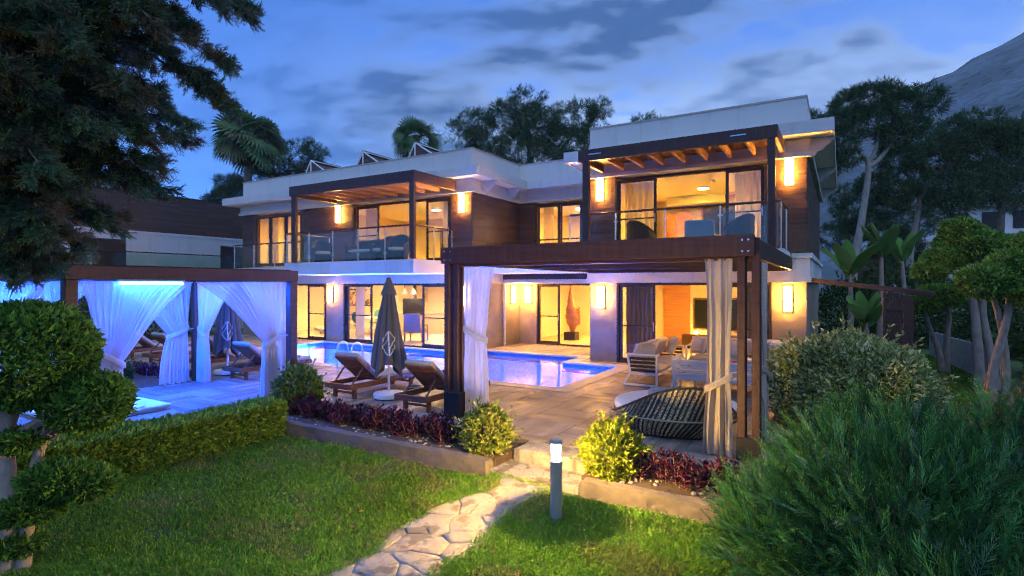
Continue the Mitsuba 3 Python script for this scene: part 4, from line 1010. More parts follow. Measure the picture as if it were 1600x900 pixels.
# round shrubs
YC = [(0.255, 0.300, 0.027), (0.150, 0.210, 0.024), (0.360, 0.360, 0.060), (0.075, 0.128, 0.022)]
shrub('round_shrub', 'round yellow green shrub right of the steps beside the lit bollard lamp', 'shrub', (-2.40, 6.42, .17), (.34, .34, .36), 3400, .085, .042, YC, 41, [.35, .3, .2, .15])
VC = [(0.300, 0.330, 0.075), (0.112, 0.180, 0.030), (0.068, 0.128, 0.027), (0.450, 0.420, 0.165)]
shrub('round_shrub', 'round variegated shrub at the left edge of the stone steps', 'shrub', (-4.22, 6.42, .18), (.33, .33, .33), 3000, .085, .038, VC, 42, [.3, .3, .25, .15])
GCs = [(0.080, 0.160, 0.035), (0.136, 0.208, 0.056), (0.208, 0.256, 0.096), (0.048, 0.112, 0.026)]
shrub('round_shrub', 'round grey green shrub between the hedge end and the sun loungers', 'shrub', (-8.52, 6.72, .28), (.40, .40, .42), 3200, .095, .045, GCs, 43, [.35, .3, .15, .2])
shrub('variegated_shrub', 'large cream variegated shrub at the right edge of the terrace', 'shrub', (.08, 10.3, .45), (1.22, 1.15, 1.02), 34000, .100, .046, [(.44, .46, .20), (.22, .30, .085), (.60, .58, .34), (.12, .19, .05)], 44, [.32, .32, .16, .2], amp=.28, freq=2.2, zg=-.3)
shrub('flowering_shrub', 'low brown and cream shrub at the right edge near the pale tree trunks', 'shrub', (2.55, 9.55, .25), (.85, .8, .62), 7000, .13, .06, [(0.240, 0.180, 0.090), (0.420, 0.360, 0.210), (0.105, 0.120, 0.045), (0.150, 0.105, 0.053)], 45, zg=-.3)

# clipped hedge
r = np.random.default_rng(51)
t = thing('clipped_hedge', 'low clipped green hedge along the lawn before the curtained pergola', 'hedge')
n = 26000
hx0, hx1, hy0, hy1, hz0, hz1 = -8.52, -7.86, 2.2, 5.90, zL, .26
face = r.random(n)
X = np.where(face < .42, hx1 - .12 * r.random(n) ** 1.5, r.uniform(hx0, hx1, n)); Yv = r.uniform(hy0, hy1, n); Zv = np.where((face >= .42) & (face < .78), hz1 - .12 * r.random(n) ** 1.5, r.uniform(hz0 + .03, hz1, n))
e = face > .9; Yv[e] = hy1 - .1 * r.random(e.sum()); X = np.where((face > .78) & ~e, hx0 + .12 * r.random(n), X)
lump = meshkit.fbm(np.stack([X * 2.6, Yv * 2.6, Zv * 2.6], -1), 3, 2) - .5
P = np.stack([X + .16 * lump, Yv, Zv + .20 * lump * ((Zv - hz0) / (hz1 - hz0))], -1)
Dn = np.stack([np.where(X > hx1 - .13, 1.0, np.where(X < hx0 + .13, -1, 0)), np.where(e, 1.0, 0), np.where(Zv > hz1 - .13, 1.0, .25)], -1)
leaves(t + '__foliage', P, Dn + .75 * r.normal(size=P.shape), 
    .085 * (.45 + 1.0 * r.random(n)), .042, [(0.154, 0.294, 0.036), (0.243, 0.347, 0.041), (0.090, 0.205, 0.031), (0.359, 0.385, 0.065)], r, w=[.38, .28, .22, .12])
b = B()
for i in range(26):
    y = hy0 + (hy1 - hy0) * (i + .5) / 26; x = -8.18 + .1 * r.normal()
    b.tube([(x, y, zL - .02), (x + .05 * r.normal(), y + .05 * r.normal(), -.1), (x + .14 * r.normal(), y + .1 * r.normal(), .2)], [.014, .011, .005], 5)
put(t + '__stems', b, 'm_bark', stuff=True)

# trees: trunk and limbs as tapered tubes, crown clumps of leaves
def clumps(k, C, n, L, W, cols, r, seed, m='m_leaf', w=None, lo=.55, amp=.3, spread=.9, up=.35, fold=.18, vary=.28):
    Ps, Ds = [], []
    for i, (c, rad) in enumerate(C):
        rad = np.broadcast_to(rad, 3)
        q = int(n * (rad[0] * rad[1]) / sum(np.broadcast_to(a, 3)[0] * np.broadcast_to(a, 3)[1] for _, a in C))
        P, D = lumpy(c, rad, max(q, 30), r, seed + i, lo, amp)
        Ps.append(P); Ds.append(D)
    P, D = np.vstack(Ps), np.vstack(Ds)
    return leaves(k, P, D + spread * r.normal(size=D.shape) + [0, 0, up], L * (.65 + .7 * r.random(len(P))), W * (.7 + .6 * r.random(len(P))), cols, r, m, w, fold, vary=vary)
def limb(b, pts, r0, r1, n=9, wob=.0, r=None):
    p = np.array(pts, float)
    from scipy.interpolate import CubicSpline
    s = np.linspace(0, 1, len(p)); q = np.linspace(0, 1, 5 * len(p))
    c = CubicSpline(s, p)(q)
    if wob and r is not None: c = c + np.cumsum(r.normal(size=c.shape), 0) * wob
    b.tube(c, r0 + (r1 - r0) * q ** .8, n)
    return c

# cloud pruned tree at the lawn's left edge
r = np.random.default_rng(61)
t = thing('topiary_tree', 'cloud pruned tree with pale trunks at the left edge of the lawn', 'tree')
b = B()
limb(b, [(-6.13, 1.86, zL - .05), (-6.18, 1.90, .02), (-6.27, 1.91, .45), (-6.36, 1.92, .82), (-6.38, 1.97, 1.12)], .105, .075, 14, .004, r)
limb(b, [(-6.33, 1.92, .78), (-6.24, 2.03, .92), (-6.12, 2.16, 1.04), (-6.05, 2.25, 1.16)], .055, .03, 10)
limb(b, [(-6.03, 1.94, zL - .05), (-6.07, 1.97, .10), (-6.14, 2.04, .50), (-6.18, 2.12, .80), (-6.14, 2.22, 1.0)], .06, .036, 12, .003, r)
limb(b, [(-6.30, 1.80, zL - .05), (-6.32, 1.80, .1), (-6.45, 1.80, .5)], .09, .07, 12)
limb(b, [(-6.10, 2.0, .34), (-5.98, 2.10, .44), (-5.86, 2.2, .50)], .03, .012); limb(b, [(-6.06, 1.96, .12), (-5.95, 2.05, .22), (-5.86, 2.1, .26)], .028, .012)
for _ in range(40):
    s = np.array([-6.15, 2.16, .86]) + r.normal(size=3) * .035; e_ = np.array([-5.97, 2.38, 1.10]) + r.normal(size=3) * [.15, .15, .07]
    b.tube([s, (s + e_) / 2 + r.normal(size=3) * .03, e_], [.012, .008, .004], 5)
put(t + '__trunk', b, 'm_palebark', smooth=True)
C = [((-6.36, 2.06, 1.56), (.56, .56, .46)), ((-5.97, 2.40, 1.14), (.35, .35, .24)), ((-6.28, 2.0, .83), (.17, .17, .08)), ((-5.90, 2.14, .53), (.26, .26, .10)), ((-6.12, 2.0, .27), (.30, .26, .09)), ((-5.78, 2.3, .44), (.22, .22, .12)), ((-6.12, 1.92, -.03), (.17, .17, .07))]
clumps(t + '__crown', C, 20000, .066, .038, [(.105, .240, .034), (.072, .180, .028), (.165, .270, .048), (.042, .110, .020)], r, 62, lo=.72, amp=.16, spread=.8)

# juniper bush close by on the right
r = np.random.default_rng(71)
t = thing('juniper_bush', 'big feathery green juniper bush at the right edge of the lawn', 'bush')
JC = [(0.045, 0.165, 0.048), (0.075, 0.225, 0.048), (0.032, 0.115, 0.045), (0.110, 0.245, 0.062), (0.150, 0.250, 0.165)]
def juniper(C, n, seed):
    r = np.random.default_rng(seed)
    Ps, Ds, Ls = [], [], []
    tot = sum(a[1][0] * a[1][2] for a in C)
    for i, (c, rad) in enumerate(C):
        q = int(n * rad[0] * rad[2] / tot)
        P, D = lumpy(c, rad, q, r, seed + i, .50, .46, 3.0)
        main = unit(D * .95 + [0, 0, .55] + .42 * r.normal(size=D.shape))
        L = .13 + .22 * r.random(len(P)) ** 1.5
        nb = 22
        side = unit(np.cross(main, r.normal(size=main.shape)))
        for k in range(nb):
            s = .10 + .90 * k / nb
            sg_ = 1 if k % 2 else -1
            base = P + main * (L * s)[:, None]
            Ps.append(base); Ds.append(unit(main * .85 + side * sg_ * .62 * (1 - .5 * s) + .16 * r.normal(size=main.shape))); Ls.append(L * .34 * (1.15 - .65 * s))
        Ps.append(P); Ds.append(main); Ls.append(L)
    return np.vstack(Ps), np.vstack(Ds), np.concatenate(Ls), nb + 1
JCl = [((.42, 5.0, .25), (.95, .85, .80)), ((1.35, 5.6, .35), (1.0, .9, .85)), ((-.30, 5.05, .0), (.62, .6, .50)), ((.9, 4.2, .0), (.9, .75, .62)), ((-.55, 5.85, -.02), (.42, .42, .40)), ((.3, 6.1, .42), (.85, .6, .62)), ((2.2, 6.3, .3), (.8, .8, .75))]
P, D, L, nb = juniper(JCl, 15000, 72)
ok = P[:, 2] > zL
n = len(P) // nb
qs = [int(15000 * a[1][0] * a[1][2] / sum(x[1][0] * x[1][2] for x in JCl)) for a in JCl]
cols = np.vstack([np.tile(palette(q, JC, r, [.30, .26, .17, .17, .10], .45), (nb, 1)) for q in qs]) * (.8 + .4 * r.random((len(P), 1)))
n = 0
v, f = leaf_arrays(P[ok], D[ok], L[ok], .0052 + .003 * r.random(ok.sum()), r, .1, .05)
put(t + '__foliage', (v, f), 'm_leaf', color=np.repeat(cols[ok], 4, 0), stuff=True)
b = B()
for c, rad in JCl:
    for _ in range(12):
        u = sphere_pts(1, r)[0]; u[2] = abs(u[2]); tip = np.array(c) + u * np.array(rad) * 1.0
        base = (c[0] + .1 * r.normal(), c[1] + .1 * r.normal(), zL - .02)
        b.tube([base, (np.array(base) + tip) / 2 + r.normal(size=3) * .08, tip], [.016, .010, .003], 5)
put(t + '__branches', b, 'm_bark', stuff=True)
# ---------------------------------------------------------------- big conifer whose boughs hang in from the left
r = np.random.default_rng(81)
t = thing('conifer_tree', 'big dark conifer with drooping boughs beside the curtained pergola', 'tree')
b = B()
trunk = limb(b, [(-10.75, 2.25, zL - .1), (-10.7, 2.3, 2.0), (-10.6, 2.4, 4.5), (-10.5, 2.45, 7.5), (-10.5, 2.5, 9.5)], .30, .08, 12)
BR = [((-10.53, 2.47, 6.59), (-5.73, 4.04, 5.19)), ((-10.53, 2.47, 5.72), (-6.11, 3.93, 4.77)), ((-10.39, 2.43, 5.25), (-6.27, 3.95, 4.39)), ((-10.39, 2.43, 4.74), (-6.63, 3.74, 4.13)), ((-10.11, 2.37, 4.42), (-6.69, 3.47, 3.85)),
      ((-10.39, 2.43, 4.09), (-7.04, 3.49, 3.62)), ((-10.25, 2.4, 3.86), (-7.15, 3.31, 3.36)), ((-10.39, 2.43, 3.67), (-7.17, 3.77, 3.31)), ((-10.11, 2.37, 3.25), (-7.51, 3.21, 2.98)), ((-10.11, 2.37, 3.0), (-7.46, 3.01, 2.75)),
      ((-10.11, 2.37, 2.71), (-7.79, 2.81, 2.51)), ((-9.83, 2.3, 2.5), (-7.96, 2.6, 2.31)), ((-9.69, 2.38, 6.54), (-6.0, 3.65, 5.36)), ((-10.53, 2.47, 6.07), (-6.1, 3.35, 4.78)), ((-9.55, 2.47, 6.3), (-6.24, 3.04, 5.06)),
      ((-9.76, 2.34, 5.0), (-6.42, 2.93, 4.32)), ((-9.76, 2.34, 4.27), (-6.59, 2.71, 3.82)), ((-9.76, 2.34, 3.55), (-6.94, 2.63, 3.25)), ((-9.55, 2.47, 3.06), (-7.17, 2.49, 2.78)), ((-8.87, 2.29, 5.1), (-6.4, 2.48, 4.55)),
      ((-8.87, 2.29, 3.83), (-6.85, 2.33, 3.45)), ((-10.46, 2.51, 5.03), (-7.26, 3.83, 4.6)), ((-10.46, 2.51, 6.24), (-6.91, 4.04, 5.33)), ((-9.6, 2.3, 4.6), (-6.9, 2.2, 4.1)), ((-9.8, 2.3, 5.6), (-6.7, 2.3, 4.9)),
      ((-10.4, 2.4, 6.9), (-6.6, 4.2, 5.75)), ((-10.4, 2.4, 3.9), (-7.9, 3.5, 3.75)), ((-10.4, 2.4, 4.9), (-7.6, 3.6, 4.35)), ((-10.4, 2.4, 3.4), (-8.3, 3.3, 3.2)), ((-10.2, 2.3, 3.1), (-8.6, 3.0, 2.65))]
BR = BR + [(tuple(np.array(a) + r.normal(size=3) * .15), tuple(np.array(a) + (np.array(b_) - np.array(a)) * r.uniform(.62, .9) + r.normal(size=3) * [.30, .30, .26])) for a, b_ in BR]
Ps, Ds, Ls, Ci = [], [], [], []
for i, (a0, a1) in enumerate(BR):
    a0, a1 = np.array(a0), np.array(a1); d = a1 - a0; l = np.linalg.norm(d)
    sag = .10 * l * (.5 + r.random())
    c = lambda s: a0 + d * s[:, None] + np.stack([0 * s, 0 * s, sag * np.sin(np.pi * s ** 1.2) + .05 * np.sin(9 * s + i)], -1)
    P = c(np.linspace(0, 1, 14)); b.tube(P, np.linspace(.045, .006, 14), 6)
    for _ in range(int(15 + l * 7)):
        s = r.uniform(.12, .98); p0 = c(np.array([s]))[0]
        w = (.62 - .40 * s) * (.6 + .7 * r.random())
        sd = unit(np.cross(d, [0, 0, 1.0])) * r.choice([-1, 1]); dr_ = unit(unit(d) * .75 + sd * (.8 * r.random() + .15) + np.array([0, 0, .35 - .95 * r.random()]))
        p1 = p0 + dr_ * w * .6; p2 = p0 + dr_ * w + [0, 0, -.16 * w]
        b.tube([p0, p1, p2], [.008, .005, .002], 4)
        m = int(22 + 80 * w)
        q = r.random(m) ** .8
        pts = p0 + (p1 - p0) * (2 * q * (1 - q))[:, None] * 1.0 + (p2 - p0) * (q ** 2)[:, None] + r.normal(size=(m, 3)) * .022
        Ps.append(pts); Ds.append(unit(dr_ + .55 * r.normal(size=(m, 3)) + [0, 0, -.28])); Ls.append(.07 + .10 * r.random(m))
        Ci.append(np.full(m, r.random()) * .8 + .2 * r.random(m))
P, D, L, Ci = np.vstack(Ps), np.vstack(Ds), np.concatenate(Ls), np.concatenate(Ci)
# every shoot: a main blade and six side bladelets
Pa, Da, La, Ca = [P], [D], [L], [Ci]
side = unit(np.cross(D, r.normal(size=D.shape)))
for k in range(6):
    s = .15 + .8 * k / 6
    Pa.append(P + D * (L * s)[:, None]); Da.append(unit(D + side * (1 if k % 2 else -1) * .75 + .15 * r.normal(size=D.shape))); La.append(L * .55 * (1.1 - .6 * s)); Ca.append(Ci)
P, D, L, Ci = np.vstack(Pa), np.vstack(Da), np.concatenate(La), np.concatenate(Ca)
v, f = leaf_arrays(P, D, L, .010 + .006 * r.random(len(P)), r, .1, .12)
base = np.array([(.036, .088, .050), (.058, .128, .056), (.080, .140, .080), (.090, .098, .056), (.130, .105, .066)])
c = base[np.minimum((Ci * 5.2 * (.75 + .25 * r.random(len(Ci)))).astype(int), 4)] * (.7 + .6 * r.random((len(P), 1)))
put(t + '__needles', (v, f), 'm_leaf', color=np.repeat(c, 4, 0), stuff=True)
put(t + '__trunk', b, 'm_bark', smooth=True)

# ---------------------------------------------------------------- palms
def fan(n=15, L=1.0, spread=165):
    P, F = [], []
    k = 0
    for i in range(n):
        a = math.radians(-spread / 2 + spread * i / (n - 1)); l = L * (.75 + .25 * math.cos(a * .8))
        d = np.array([math.cos(a), math.sin(a), 0]); s = np.array([-d[1], d[0], 0]) * .062 * L
        P += [(0, 0, 0), *(d * l * .5 + s + [0, 0, .03]), *()] if False else []
        q = [np.zeros(3), d * l * .34 - s + [0, 0, .05 * L], d * l * .34 + s + [0, 0, .05 * L], d * l * .80 - s * .8 - [0, 0, .04 * L], d * l * .80 + s * .8 - [0, 0, .04 * L], d * l - [0, 0, .16 * L]]
        P += q; F += [(k, k + 1, k + 2), (k + 1, k + 3, k + 4), (k + 1, k + 4, k + 2), (k + 3, k + 5, k + 4)]; k += 6
    return np.array(P, float), np.array(F)
def palm(name, label, x, y, z0, z1, R0, n, seed, tr=.22):
    r = np.random.default_rng(seed)
    t = thing(name, label, 'palm tree')
    b = B(); zz = np.linspace(z0, z1, 30)
    b.tube([(x, y, z) for z in zz], tr * (1 + .10 * (np.arange(30) % 2)), 12)
    put(t + '__trunk', b, 'm_bark')
    fv, ff = fan()
    for i in range(n):
        e = math.asin(np.clip(-.62 + 1.60 * (i + .5) / n, -1, .96)); a = i * 2.39996 + .3 * r.normal()
        d = np.array([math.cos(e) * math.cos(a), math.cos(e) * math.sin(a), math.sin(e)])
        pl = R0 * (.42 + .16 * r.random()) * (1 - .62 * max(math.sin(e), 0)); base = np.array([x, y, z1 + .05]); hub = base + d * pl + [0, 0, -.06 * R0 * (1 - math.sin(e))]
        xax = unit(d + [0, 0, -.12 - .30 * (1 - math.sin(e)) * r.random()]); y0_ = unit(np.cross([0, 0, 1.0], xax)); z0_ = np.cross(xax, y0_)
        ro = .6 * r.normal(); yax = y0_ * math.cos(ro) + z0_ * math.sin(ro); zax = np.cross(xax, yax)
        v = fv * R0 * (.50 + .12 * r.random()); v = v[:, :1] * xax + v[:, 1:2] * yax + v[:, 2:] * zax + hub
        v[:, 2] -= .10 * R0 * (np.linalg.norm(v - hub, axis=1) / (.55 * R0)) ** 2 * r.uniform(.4, 1.2) * (1 - .85 * max(math.sin(e), 0))
        g = np.array([(.085, .185, .075), (.135, .235, .100), (.210, .230, .115)][min(2, int(3 * r.random() ** (1.6 if e > -.2 else .7)))]) * (.75 + .5 * r.random())
        B2 = B().add(v, ff).tube([base, (base + hub) / 2 + [0, 0, .04], hub], [.035, .025, .018], 4)
        vv, f2 = B2.mesh()
        put(t + '__frond', (vv, f2), 'm_leaf', color=np.repeat(g[None], len(vv), 0) * (.75 + .5 * r.random((len(vv), 1))))
    Ps = np.stack([x + tr * 1.3 * r.normal(size=260), y + tr * 1.3 * r.normal(size=260), z1 - .2 - 1.2 * r.random(260)], -1)
    leaves(t + '__dry_frond_skirt', Ps, np.stack([.5 * r.normal(size=260), .5 * r.normal(size=260), -1 + 0 * Ps[:, 0]], -1), .9, .12, [(.12, .085, .055), (.08, .06, .04)], r)
palm('palm_tree', 'tall fan palm with a full round crown left of the villa roof', -34.4, 23.05, 0, 12.3, 2.50, 50, 91)
palm('palm_tree', 'smaller fan palm peeping over the solar collectors', -26.4, 30.9, 0, 12.9, 2.0, 28, 92)

# ---------------------------------------------------------------- pines and dark trees behind the villa
PG = [(.050, .110, .050), (.080, .155, .070), (.034, .080, .042), (.125, .185, .085)]
def pine(name, label, C, limbs, n, seed, L=.30, W=.035, cols=PG, group=None, bark='m_bark', lo=.35, amp=.35):
    r = np.random.default_rng(seed)
    t = thing(name, label, 'tree', group)
    b = B()
    for pts, r0, r1 in limbs: limb(b, pts, r0, r1, 9)
    cs = [np.array(c) for c, _ in C]
    last = np.array(limbs[0][0][-1])
    for c in cs:
        d = min((np.array(p) for q in limbs for p in q[0][1:]), key=lambda p: np.linalg.norm(p - c))
        m = (c + d) / 2 + r.normal(size=3) * .15 - [0, 0, .15]
        b.tube([d, m, c], [.07, .05, .02], 5)
        for _ in range(5):
            e = c + unit(r.normal(size=3)) * .8 * np.array([1, 1, .5]); b.tube([c, (c + e) / 2 + r.normal(size=3) * .08, e], [.025, .015, .006], 4)
    put(t + '__trunk', b, bark, smooth=True)
    # needle tufts: short star shaped brushes spread through the clumps
    Ps, Ds = [], []
    tot = sum(rad ** 2 for _, rad in C)
    for i, (c, rad) in enumerate(C):
        q = int(n * rad ** 2 / tot)
        P, D = lumpy(c, (rad, rad, rad * .72), q, r, seed + i, lo, amp, 2.2)
        keep = meshkit.fbm(P * 2.1 / max(rad, .4), 2, seed) > .50
        Ps.append(P[keep]); Ds.append(D[keep])
    P, D = np.vstack(Ps), np.vstack(Ds)
    P = np.repeat(P, 6, 0); D = np.repeat(D, 6, 0)
    leaves(t + '__crown', P + .05 * r.normal(size=P.shape), D + .85 * r.normal(size=P.shape) + [0, 0, .35], L * (.6 + .8 * r.random(len(P))), W, cols, r)
    return t
Cc = [((-21.18, 29.29, 11.96), 1.37), ((-20.36, 29.78, 12.66), 1.33), ((-19.46, 30.31, 11.83), 1.58), ((-18.39, 30.95, 13.29), 1.66), ((-17.6, 31.42, 13.91), 1.41), ((-16.96, 31.8, 12.46), 1.87), ((-15.89, 32.43, 12.87), 1.58), ((-15.35, 32.75, 11.42), 1.58), ((-14.28, 33.39, 13.49), 1.16), ((-13.46, 33.88, 13.7), 0.91), ((-13.74, 33.71, 12.66), 1.0), ((-14.64, 33.18, 11.83), 1.25), ((-19.82, 30.1, 10.79), 1.45), ((-17.85, 31.27, 11.0), 1.87), ((-16.25, 32.22, 10.58), 1.66)]
pine('pine_tree', 'broad dark pine rising behind the recess between the two roofs', [(c, x) for c, x in Cc], [([(-17.2, 31.8, 0), (-17.1, 31.7, 5), (-17.4, 31.6, 9.5), (-17.4, 31.5, 12.5)], .30, .10), ([(-17.3, 31.65, 8), (-15.6, 32.4, 11), (-14.0, 33.5, 12.8)], .14, .05), ([(-17.3, 31.65, 7.5), (-19.3, 30.3, 10), (-20.6, 29.6, 11.8)], .14, .05)], 9500, 201)
Cr = [((-35.13, 25.66, 11.05), 1.39), ((-33.62, 26.55, 11.75), 1.48), ((-32.74, 27.07, 11.52), 1.2), ((-34.33, 26.13, 10.13), 1.62), ((-35.92, 25.18, 9.9), 1.2)]
pine('pine_tree', 'round dark pine behind the tall palm', Cr, [([(-34.2, 26.1, 0), (-34.3, 26.1, 6), (-34.2, 26.2, 10.5)], .25, .08)], 4200, 202)
pine('pine_tree', 'low dark pine left of the tall palm trunk', [((-37.91, 24.0, 9.44), 1.11), ((-37.31, 24.36, 8.98), 1.29), ((-38.3, 23.77, 8.51), 0.9), ((-38.9, 23.4, 7.9), 1.2)], [([(-38, 24.0, 0), (-37.9, 24, 5), (-37.8, 24.0, 8.8)], .22, .08)], 2600, 203)
C1 = [((-0.12, 31.33, 10.2), 0.75), ((0.41, 31.65, 10.98), 0.87), ((1.22, 32.13, 11.45), 0.94), ((2.02, 32.61, 11.51), 0.75), ((0.81, 31.89, 10.2), 1.0), ((1.75, 32.45, 10.36), 1.06), ((2.69, 33.01, 10.98), 0.94), ((3.5, 33.48, 11.45), 0.81), ((3.95, 33.75, 10.98), 0.56), ((2.96, 33.17, 10.05), 0.81), ((2.29, 32.77, 9.42), 0.87), ((0.01, 31.41, 9.11), 0.69), ((-0.39, 31.17, 8.02), 0.62), ((0.28, 31.57, 8.49), 0.56)]
pine('pine_tree', 'slender pine with a pale leaning trunk right of the villa', C1, [([(0.40, 31.6, zL), (0.47, 31.68, 2.88), (0.68, 31.81, 4.28), (0.95, 31.97, 6.15), (1.14, 32.08, 8.02), (0.85, 31.97, 8.6), (0.55, 31.73, 9.89)], .27, .07), ([(1.14, 32.08, 7.96), (1.89, 32.53, 8.8), (2.56, 32.93, 9.89), (3.36, 33.4, 10.83)], .13, .04), ([(1.14, 32.08, 8.18), (1.54, 32.32, 9.42), (1.43, 32.26, 10.83)], .11, .04)], 7000, 204, L=.26, W=.030, bark='m_palebark', lo=.45)
C2 = [((2.78, 37.71, 9.24), 1.15), ((3.86, 38.35, 9.42), 1.22), ((4.94, 38.99, 10.14), 1.22), ((5.71, 39.45, 10.85), 1.15), ((6.63, 40.0, 11.21), 1.22), ((6.32, 39.82, 9.96), 1.36), ((5.09, 39.08, 8.88), 1.22), ((3.86, 38.35, 7.81), 1.07), ((2.63, 37.62, 7.45), 1.22), ((1.7, 37.07, 7.81), 1.07), ((2.17, 37.35, 6.38), 1.07)]
pine('pine_tree', 'tall pine with a bent pale trunk standing before the white far building', C2, [([(3.1, 37.9, zL), (3.24, 37.99, 2.73), (3.4, 38.08, 4.59), (3.74, 38.28, 6.74), (3.61, 38.21, 7.81), (2.94, 37.8, 8.7)], .25, .07), ([(3.74, 38.28, 7.27), (4.63, 38.81, 8.53), (5.71, 39.45, 10.14), (6.47, 39.91, 11.03)], .13, .04)], 7500, 205, bark='m_palebark')
C3 = [((8.69, 49.37, 12.37), 1.49), ((10.01, 50.15, 12.37), 1.49), ((10.77, 50.6, 11.27), 1.67), ((9.26, 49.7, 10.39), 1.76), ((8.13, 49.03, 9.08), 1.84), ((10.39, 50.38, 8.64), 1.97), ((6.62, 48.13, 8.2), 1.76), ((11.52, 51.05, 13.03), 1.58), ((12.65, 51.72, 11.71), 1.76)]
C3 = [(tuple(np.array(c) * .8 + [0, 0, .44]), x * .8) for c, x in C3]
pine('pine_tree', 'dense dark pine at the far right under the mountain', C3, [([(7.6, 39.9, zL), (7.5, 39.8, 5), (7.8, 39.9, 9.5)], .3, .1)], 8000, 206)
C4 = [((5.48, 47.46, 7.32), 1.32), ((2.84, 45.89, 5.57), 1.32), ((4.2, 46.5, 6.4), 1.4), ((3.6, 46.2, 4.6), 1.4)]
pine('pine_tree', 'shorter dark pine between the two pale pine trunks', C4, [([(4.2, 46.6, zL), (4.2, 46.6, 3), (4.2, 46.5, 6)], .3, .1)], 3000, 207)
C5 = [((0.58, 44.55, 7.32), 1.32), ((-0.17, 44.1, 8.64), 1.14), ((1.34, 45.0, 6.44), 1.49), ((-0.55, 43.88, 5.57), 1.32), ((0.6, 44.4, 5.2), 1.3)]
pine('pine_tree', 'dark pine half hidden behind the right corner of the villa', C5, [([(0.4, 44.4, zL), (.4, 44.4, 4), (.3, 44.4, 7.5)], .3, .1)], 3200, 208)
pine('pine_tree', 'dark pine whose top shows behind the right parapet', [((-4.0, 33.0, 10.6), 1.4), ((-2.6, 33.6, 10.9), 1.3), ((-1.6, 34.0, 10.9), 1.0), ((-10.2, 33.0, 12.0), .8), ((-9.2, 33.2, 11.6), .8), ((-8.2, 33.2, 11.2), 1.0), ((-6.0, 33.0, 10.6), 1.4)], [([(-5, 33, 0), (-5, 33, 6), (-5, 33, 10)], .3, .1)], 4200, 209)

# low dark bushes and hedges behind the right garden and behind the left pergola
DG = [(0.030, 0.076, 0.027), (0.049, 0.110, 0.034), (0.019, 0.049, 0.019), (0.076, 0.133, 0.042)]
def bush(label, c, rad, n, seed, L=.16, W=.07, cols=DG):
    return shrub('dark_bush', label, 'bush', c, rad, n, L, W, cols, seed, zg=zL, amp=.3, lo=.6)
bush('dark bush beneath the banana plants beside the villa corner', (.2, 24.2, .9), (1.5, 1.2, 1.5), 5000, 301)
bush('tall dark bush behind the timber gate', (1.9, 27.6, 1.1), (1.8, 1.2, 1.9), 6000, 302)
bush('dark bush closing the far end of the side lawn', (3.6, 29.8, .8), (1.7, 1.2, 1.7), 5000, 303)
bush('dark bush behind the low board fence', (5.3, 25.5, .8), (1.7, 1.8, 1.5), 6000, 304)
bush('dark bush behind the pale tree trunks at the right edge', (5.6, 19.6, .7), (1.6, 2.0, 1.4), 7000, 305)
bush('dark bush at the right edge beside the low shrub', (4.6, 14.6, .4), (1.2, 1.4, 1.0), 5000, 306)
bush('leafy green bush beyond the far lounger under the left pergola', (-15.0, 6.3, .1), (.7, .6, .5), 2200, 307, L=.12, W=.05)
bush('dark bush at the foot of the left neighbour house', (-27.5, 13.0, .8), (1.6, 3.5, 1.4), 7000, 308)
bush('dark bush behind the outer curtains of the left pergola', (-24.0, 7.5, .5), (1.5, 2.5, 1.2), 6000, 309)

# ---------------------------------------------------------------- garden at the right: gate, bananas, cloud trees, fence
t = thing('timber_gate', 'dark timber garden gate under a long beam from the villa corner', 'gate')
M0, M1 = (-.62, 15.35, 2.34), (1.75, 15.05, 2.02)
put(t + '__beam', B().bar(M0, M1, .10, .11, c=.008), 'm_wood')
put(t + '__post', BX(1.17, 1.37, 14.97, 15.12, zL, 2.0, .008), 'm_wood'); put(t + '__post', BX(.80, .87, 15.0, 15.08, zL, 2.08, .008), 'm_wood')
for i in range(5): put(t + '__board', BX(.88 + i * .058, .88 + i * .058 + .052, 15.02, 15.05, zL + .1, 2.05, .004), 'm_wood')
put(t + '__rail', BX(.87, 1.17, 14.985, 15.018, .35, .43, .004), 'm_wood'); put(t + '__rail', BX(.87, 1.17, 14.985, 15.018, 1.65, 1.73, .004), 'm_wood')

def blade(L, W, n=12, droop=.6, r=None):
    rows = []
    for i in range(n):
        s = i / (n - 1); w = W * math.sin(math.pi * min(1, .05 + .95 * s)) ** .45
        row = []
        for j in range(7):
            k = (j - 3) / 3
            row.append((L * s, k * w, L * (.25 * s - droop * s ** 2.2) - .25 * w * abs(k) + .02 * math.sin(9 * s + 3 * k)))
        rows.append(row)
    v, f, _ = grid_mesh(np.array(rows)); return v, f
def banana(label, x, y, h, n, seed, L=1.1):
    r = np.random.default_rng(seed)
    t = thing('banana_plant', label, 'plant', 'banana plants beside the villa corner')
    top = np.array([x + .15 * r.normal(), y, h])
    put(t + '__stem', B().tube([(x, y, zL), ((x + top[0]) / 2 + .05, y, h / 2), top], [.10, .08, .05], 10), 'm_palebark', smooth=True)
    for i in range(n):
        a = i * 2.4 + r.random(); up = r.uniform(.65, 1.35)
        v, f = blade(L * r.uniform(.75, 1.15), .21 * r.uniform(.8, 1.2), droop=r.uniform(.1, .5))
        v = v @ tm(rz=math.degrees(a))[:3, :3].T @ np.eye(3)
        Q = tm(rz=math.degrees(a)) @ tm(ry=-math.degrees(up)) @ tm(rz=-math.degrees(a))
        v = v @ Q[:3, :3].T + top - [0, 0, .15 * r.random()]
        g = np.array([(.11, .25, .06), (.15, .29, .085), (.08, .19, .05)][i % 3]) * (.85 + .3 * r.random())
        put(t + '__leaf', (v, f), 'm_leaf', smooth=True, color=np.repeat(g[None], len(v), 0))
banana('banana plant with torn upright leaves nearest the villa corner', .15, 18.2, 2.6, 5, 311)
